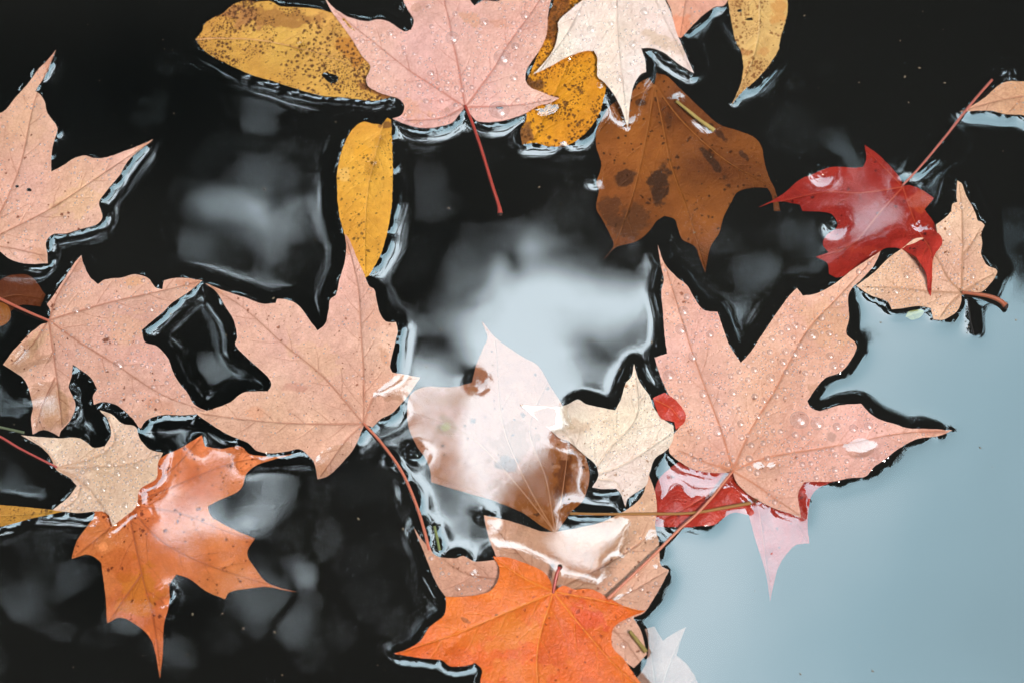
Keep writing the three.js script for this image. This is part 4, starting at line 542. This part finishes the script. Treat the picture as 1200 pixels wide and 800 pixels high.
function tree(x, z, h, cr, seed, n, low, fine) {
  const r = rng(seed), root = new THREE.Group(); root.name = numbered('woodland_tree'); root.position.set(x, 0.05, z); scene.add(root);
  tag(root, 'tall dark leafy tree standing on the bank around the pond', 'tree', 'trees round the pond');
  const top = new THREE.Vector3((r() - 0.5) * 0.8 + x * 0.02, h * 0.86, (r() - 0.5) * 0.8 + z * 0.02), O = new THREE.Vector3();
  const trunk = new THREE.Mesh(tube([new THREE.Vector3(0, -0.15, 0), new THREE.Vector3(0.05, h * 0.25, 0.06), new THREE.Vector3(top.x * 0.5, h * 0.55, top.z * 0.5), top], (t) => 0.24 * (1 - t) + 0.03 + 0.08 * Math.exp(-t * 30), 18, 10, O), barkM); trunk.name = 'trunk'; root.add(trunk);
  const limbs = [];
  for (let k = 0; k < 9; k++) { const y0 = h * (0.32 + 0.5 * k / 9), a = Math.atan2(z, x) + (k % 2 ? 1 : -1) * (0.2 + 1.1 * r()), l = cr * (0.55 + 0.4 * r()), s = new THREE.Vector3(top.x * y0 / top.y * 0.9, y0, top.z * y0 / top.y * 0.9), e = s.clone().add(new THREE.Vector3(Math.cos(a) * l, h * 0.1 + r(), Math.sin(a) * l)), m = s.clone().lerp(e, 0.5).add(new THREE.Vector3(0, -0.15, 0)); limbs.push(tube([s, m, e], (t) => 0.07 * (1 - t) + 0.012, 8, 6, O)); }
  const lm = new THREE.Mesh(mergeGeometries(limbs), barkM); lm.name = 'limbs'; root.add(lm);
  const M = new THREE.Matrix4(), Q = new THREE.Quaternion(), E = new THREE.Euler(), mats = [], c0 = h * 0.66, ry = h * 0.36, D = 6;
  for (let k = 0; k < n; k++) {
    const u = r() * 2 - 1, a = r() * 6.283, q = Math.cbrt(0.15 + 0.85 * r()), s = Math.sqrt(1 - u * u), px = Math.cos(a) * s * q * cr * (1 + 0.15 * vnoise(a * 2, u * 3, seed)), pz = Math.sin(a) * s * q * cr * (1 + 0.15 * vnoise(a * 2 + 5, u * 3, seed)); let py = c0 + u * q * ry;
    if (low && r() < 0.25) py = h * 0.05 + r() * h * 0.35;
    const [lx, lz] = level(x + px, py, z + pz), sk = py / 11; if (Math.hypot((x + px) / sk - SUNGAP[0], (z + pz) / sk - SUNGAP[1]) < 1.9) continue;
    if (WINDOW(lx, lz, 0.3) || [0, 1, 2, 3, 4, 5].some((q) => inside(CLEARING, lx + 0.38 * Math.cos(q), lz + 0.38 * Math.sin(q)))) continue;
    const op = openness(x + px, py, z + pz); if (op > 0 && r() > Math.min(1, -Math.log(Math.max(op, 1e-4)) / D)) continue;
    if (Math.hypot(x + px, z + pz) < 2 && py < 5) continue;
    const sc = 1.4 + 1.2 * r(); mats.push(M.compose(new THREE.Vector3(px, py, pz), Q.setFromEuler(E.set((r() - 0.5) * 1.6, r() * 6.283, (r() - 0.5) * 1.6)), new THREE.Vector3(sc, sc, sc)).clone());
  }
  if (fine) for (let k = 0; k < fine; k++) {                         // a bough of small leaves reaching out over the pond
    const X = WX0 - 0.45 + r() * (WX1 - WX0 + 0.9), Z = WZ0 - 0.45 + r() * (WZ1 - WZ0 + 0.9), py = 9.6 + r() * 3, kk = (py - EYE[1]) / (CH - EYE[1]), px = EYE[0] + (X - EYE[0]) * kk, pz = EYE[2] + (Z - EYE[2]) * kk;
    const op = openness(px, py, pz); if (op > 0 && r() > Math.min(1, -Math.log(Math.max(op, 1e-4)) / 5)) continue;
    const sc = 0.24 + 0.14 * r(); mats.push(M.compose(new THREE.Vector3(px - x, py, pz - z), Q.setFromEuler(E.set((r() - 0.5) * 1.6, r() * 6.283, (r() - 0.5) * 1.6)), new THREE.Vector3(sc, sc, sc)).clone());
  }
  const sp = spray.attributes.position, si = spray.index.array, nv = sp.count, pos = new Float32Array(mats.length * nv * 3), idx = new Uint32Array(mats.length * si.length), v = new THREE.Vector3();
  mats.forEach((m, k) => { for (let i = 0; i < nv; i++) { v.fromBufferAttribute(sp, i).applyMatrix4(m); v.toArray(pos, (k * nv + i) * 3); } for (let i = 0; i < si.length; i++) idx[k * si.length + i] = si[i] + k * nv; });
  const cg = new THREE.BufferGeometry(); cg.setAttribute('position', new THREE.BufferAttribute(pos, 3)); cg.setIndex(new THREE.BufferAttribute(idx, 1)); cg.computeVertexNormals();
  const crown = new THREE.Mesh(cg, foliage[seed % 3]); crown.name = 'crown'; root.add(crown); shade(root);
}
const WOOD = [];
for (let k = 0; k < 11; k++) { const a = k / 11 * 6.283 + 0.2, R = 6.4 + 1.2 * hash(k, 3, 9); WOOD.push([Math.sin(a) * R, -Math.cos(a) * R, 13 + 2.5 * hash(k, 4, 9), 5.0 + hash(k, 5, 9), 500 + k, 2900, false]); }
WOOD.push([-4.4, -4.4, 15, 4.4, 520, 2600, false, 9000], [3.4, -6.6, 15, 4.6, 521, 2600, false, 9000], [-0.6, -7.8, 14, 4.6, 522, 2600, false, 9000]);
for (let k = 0; k < 14; k++) { const a = k / 14 * 6.283, R = 13.5 + 2 * hash(k, 7, 9); WOOD.push([Math.sin(a) * R, -Math.cos(a) * R, 12 + 4 * hash(k, 8, 9), 4.6, 540 + k, 1700, true]); }
for (const t of WOOD) tree(...t);

renderer.render(scene, camera);
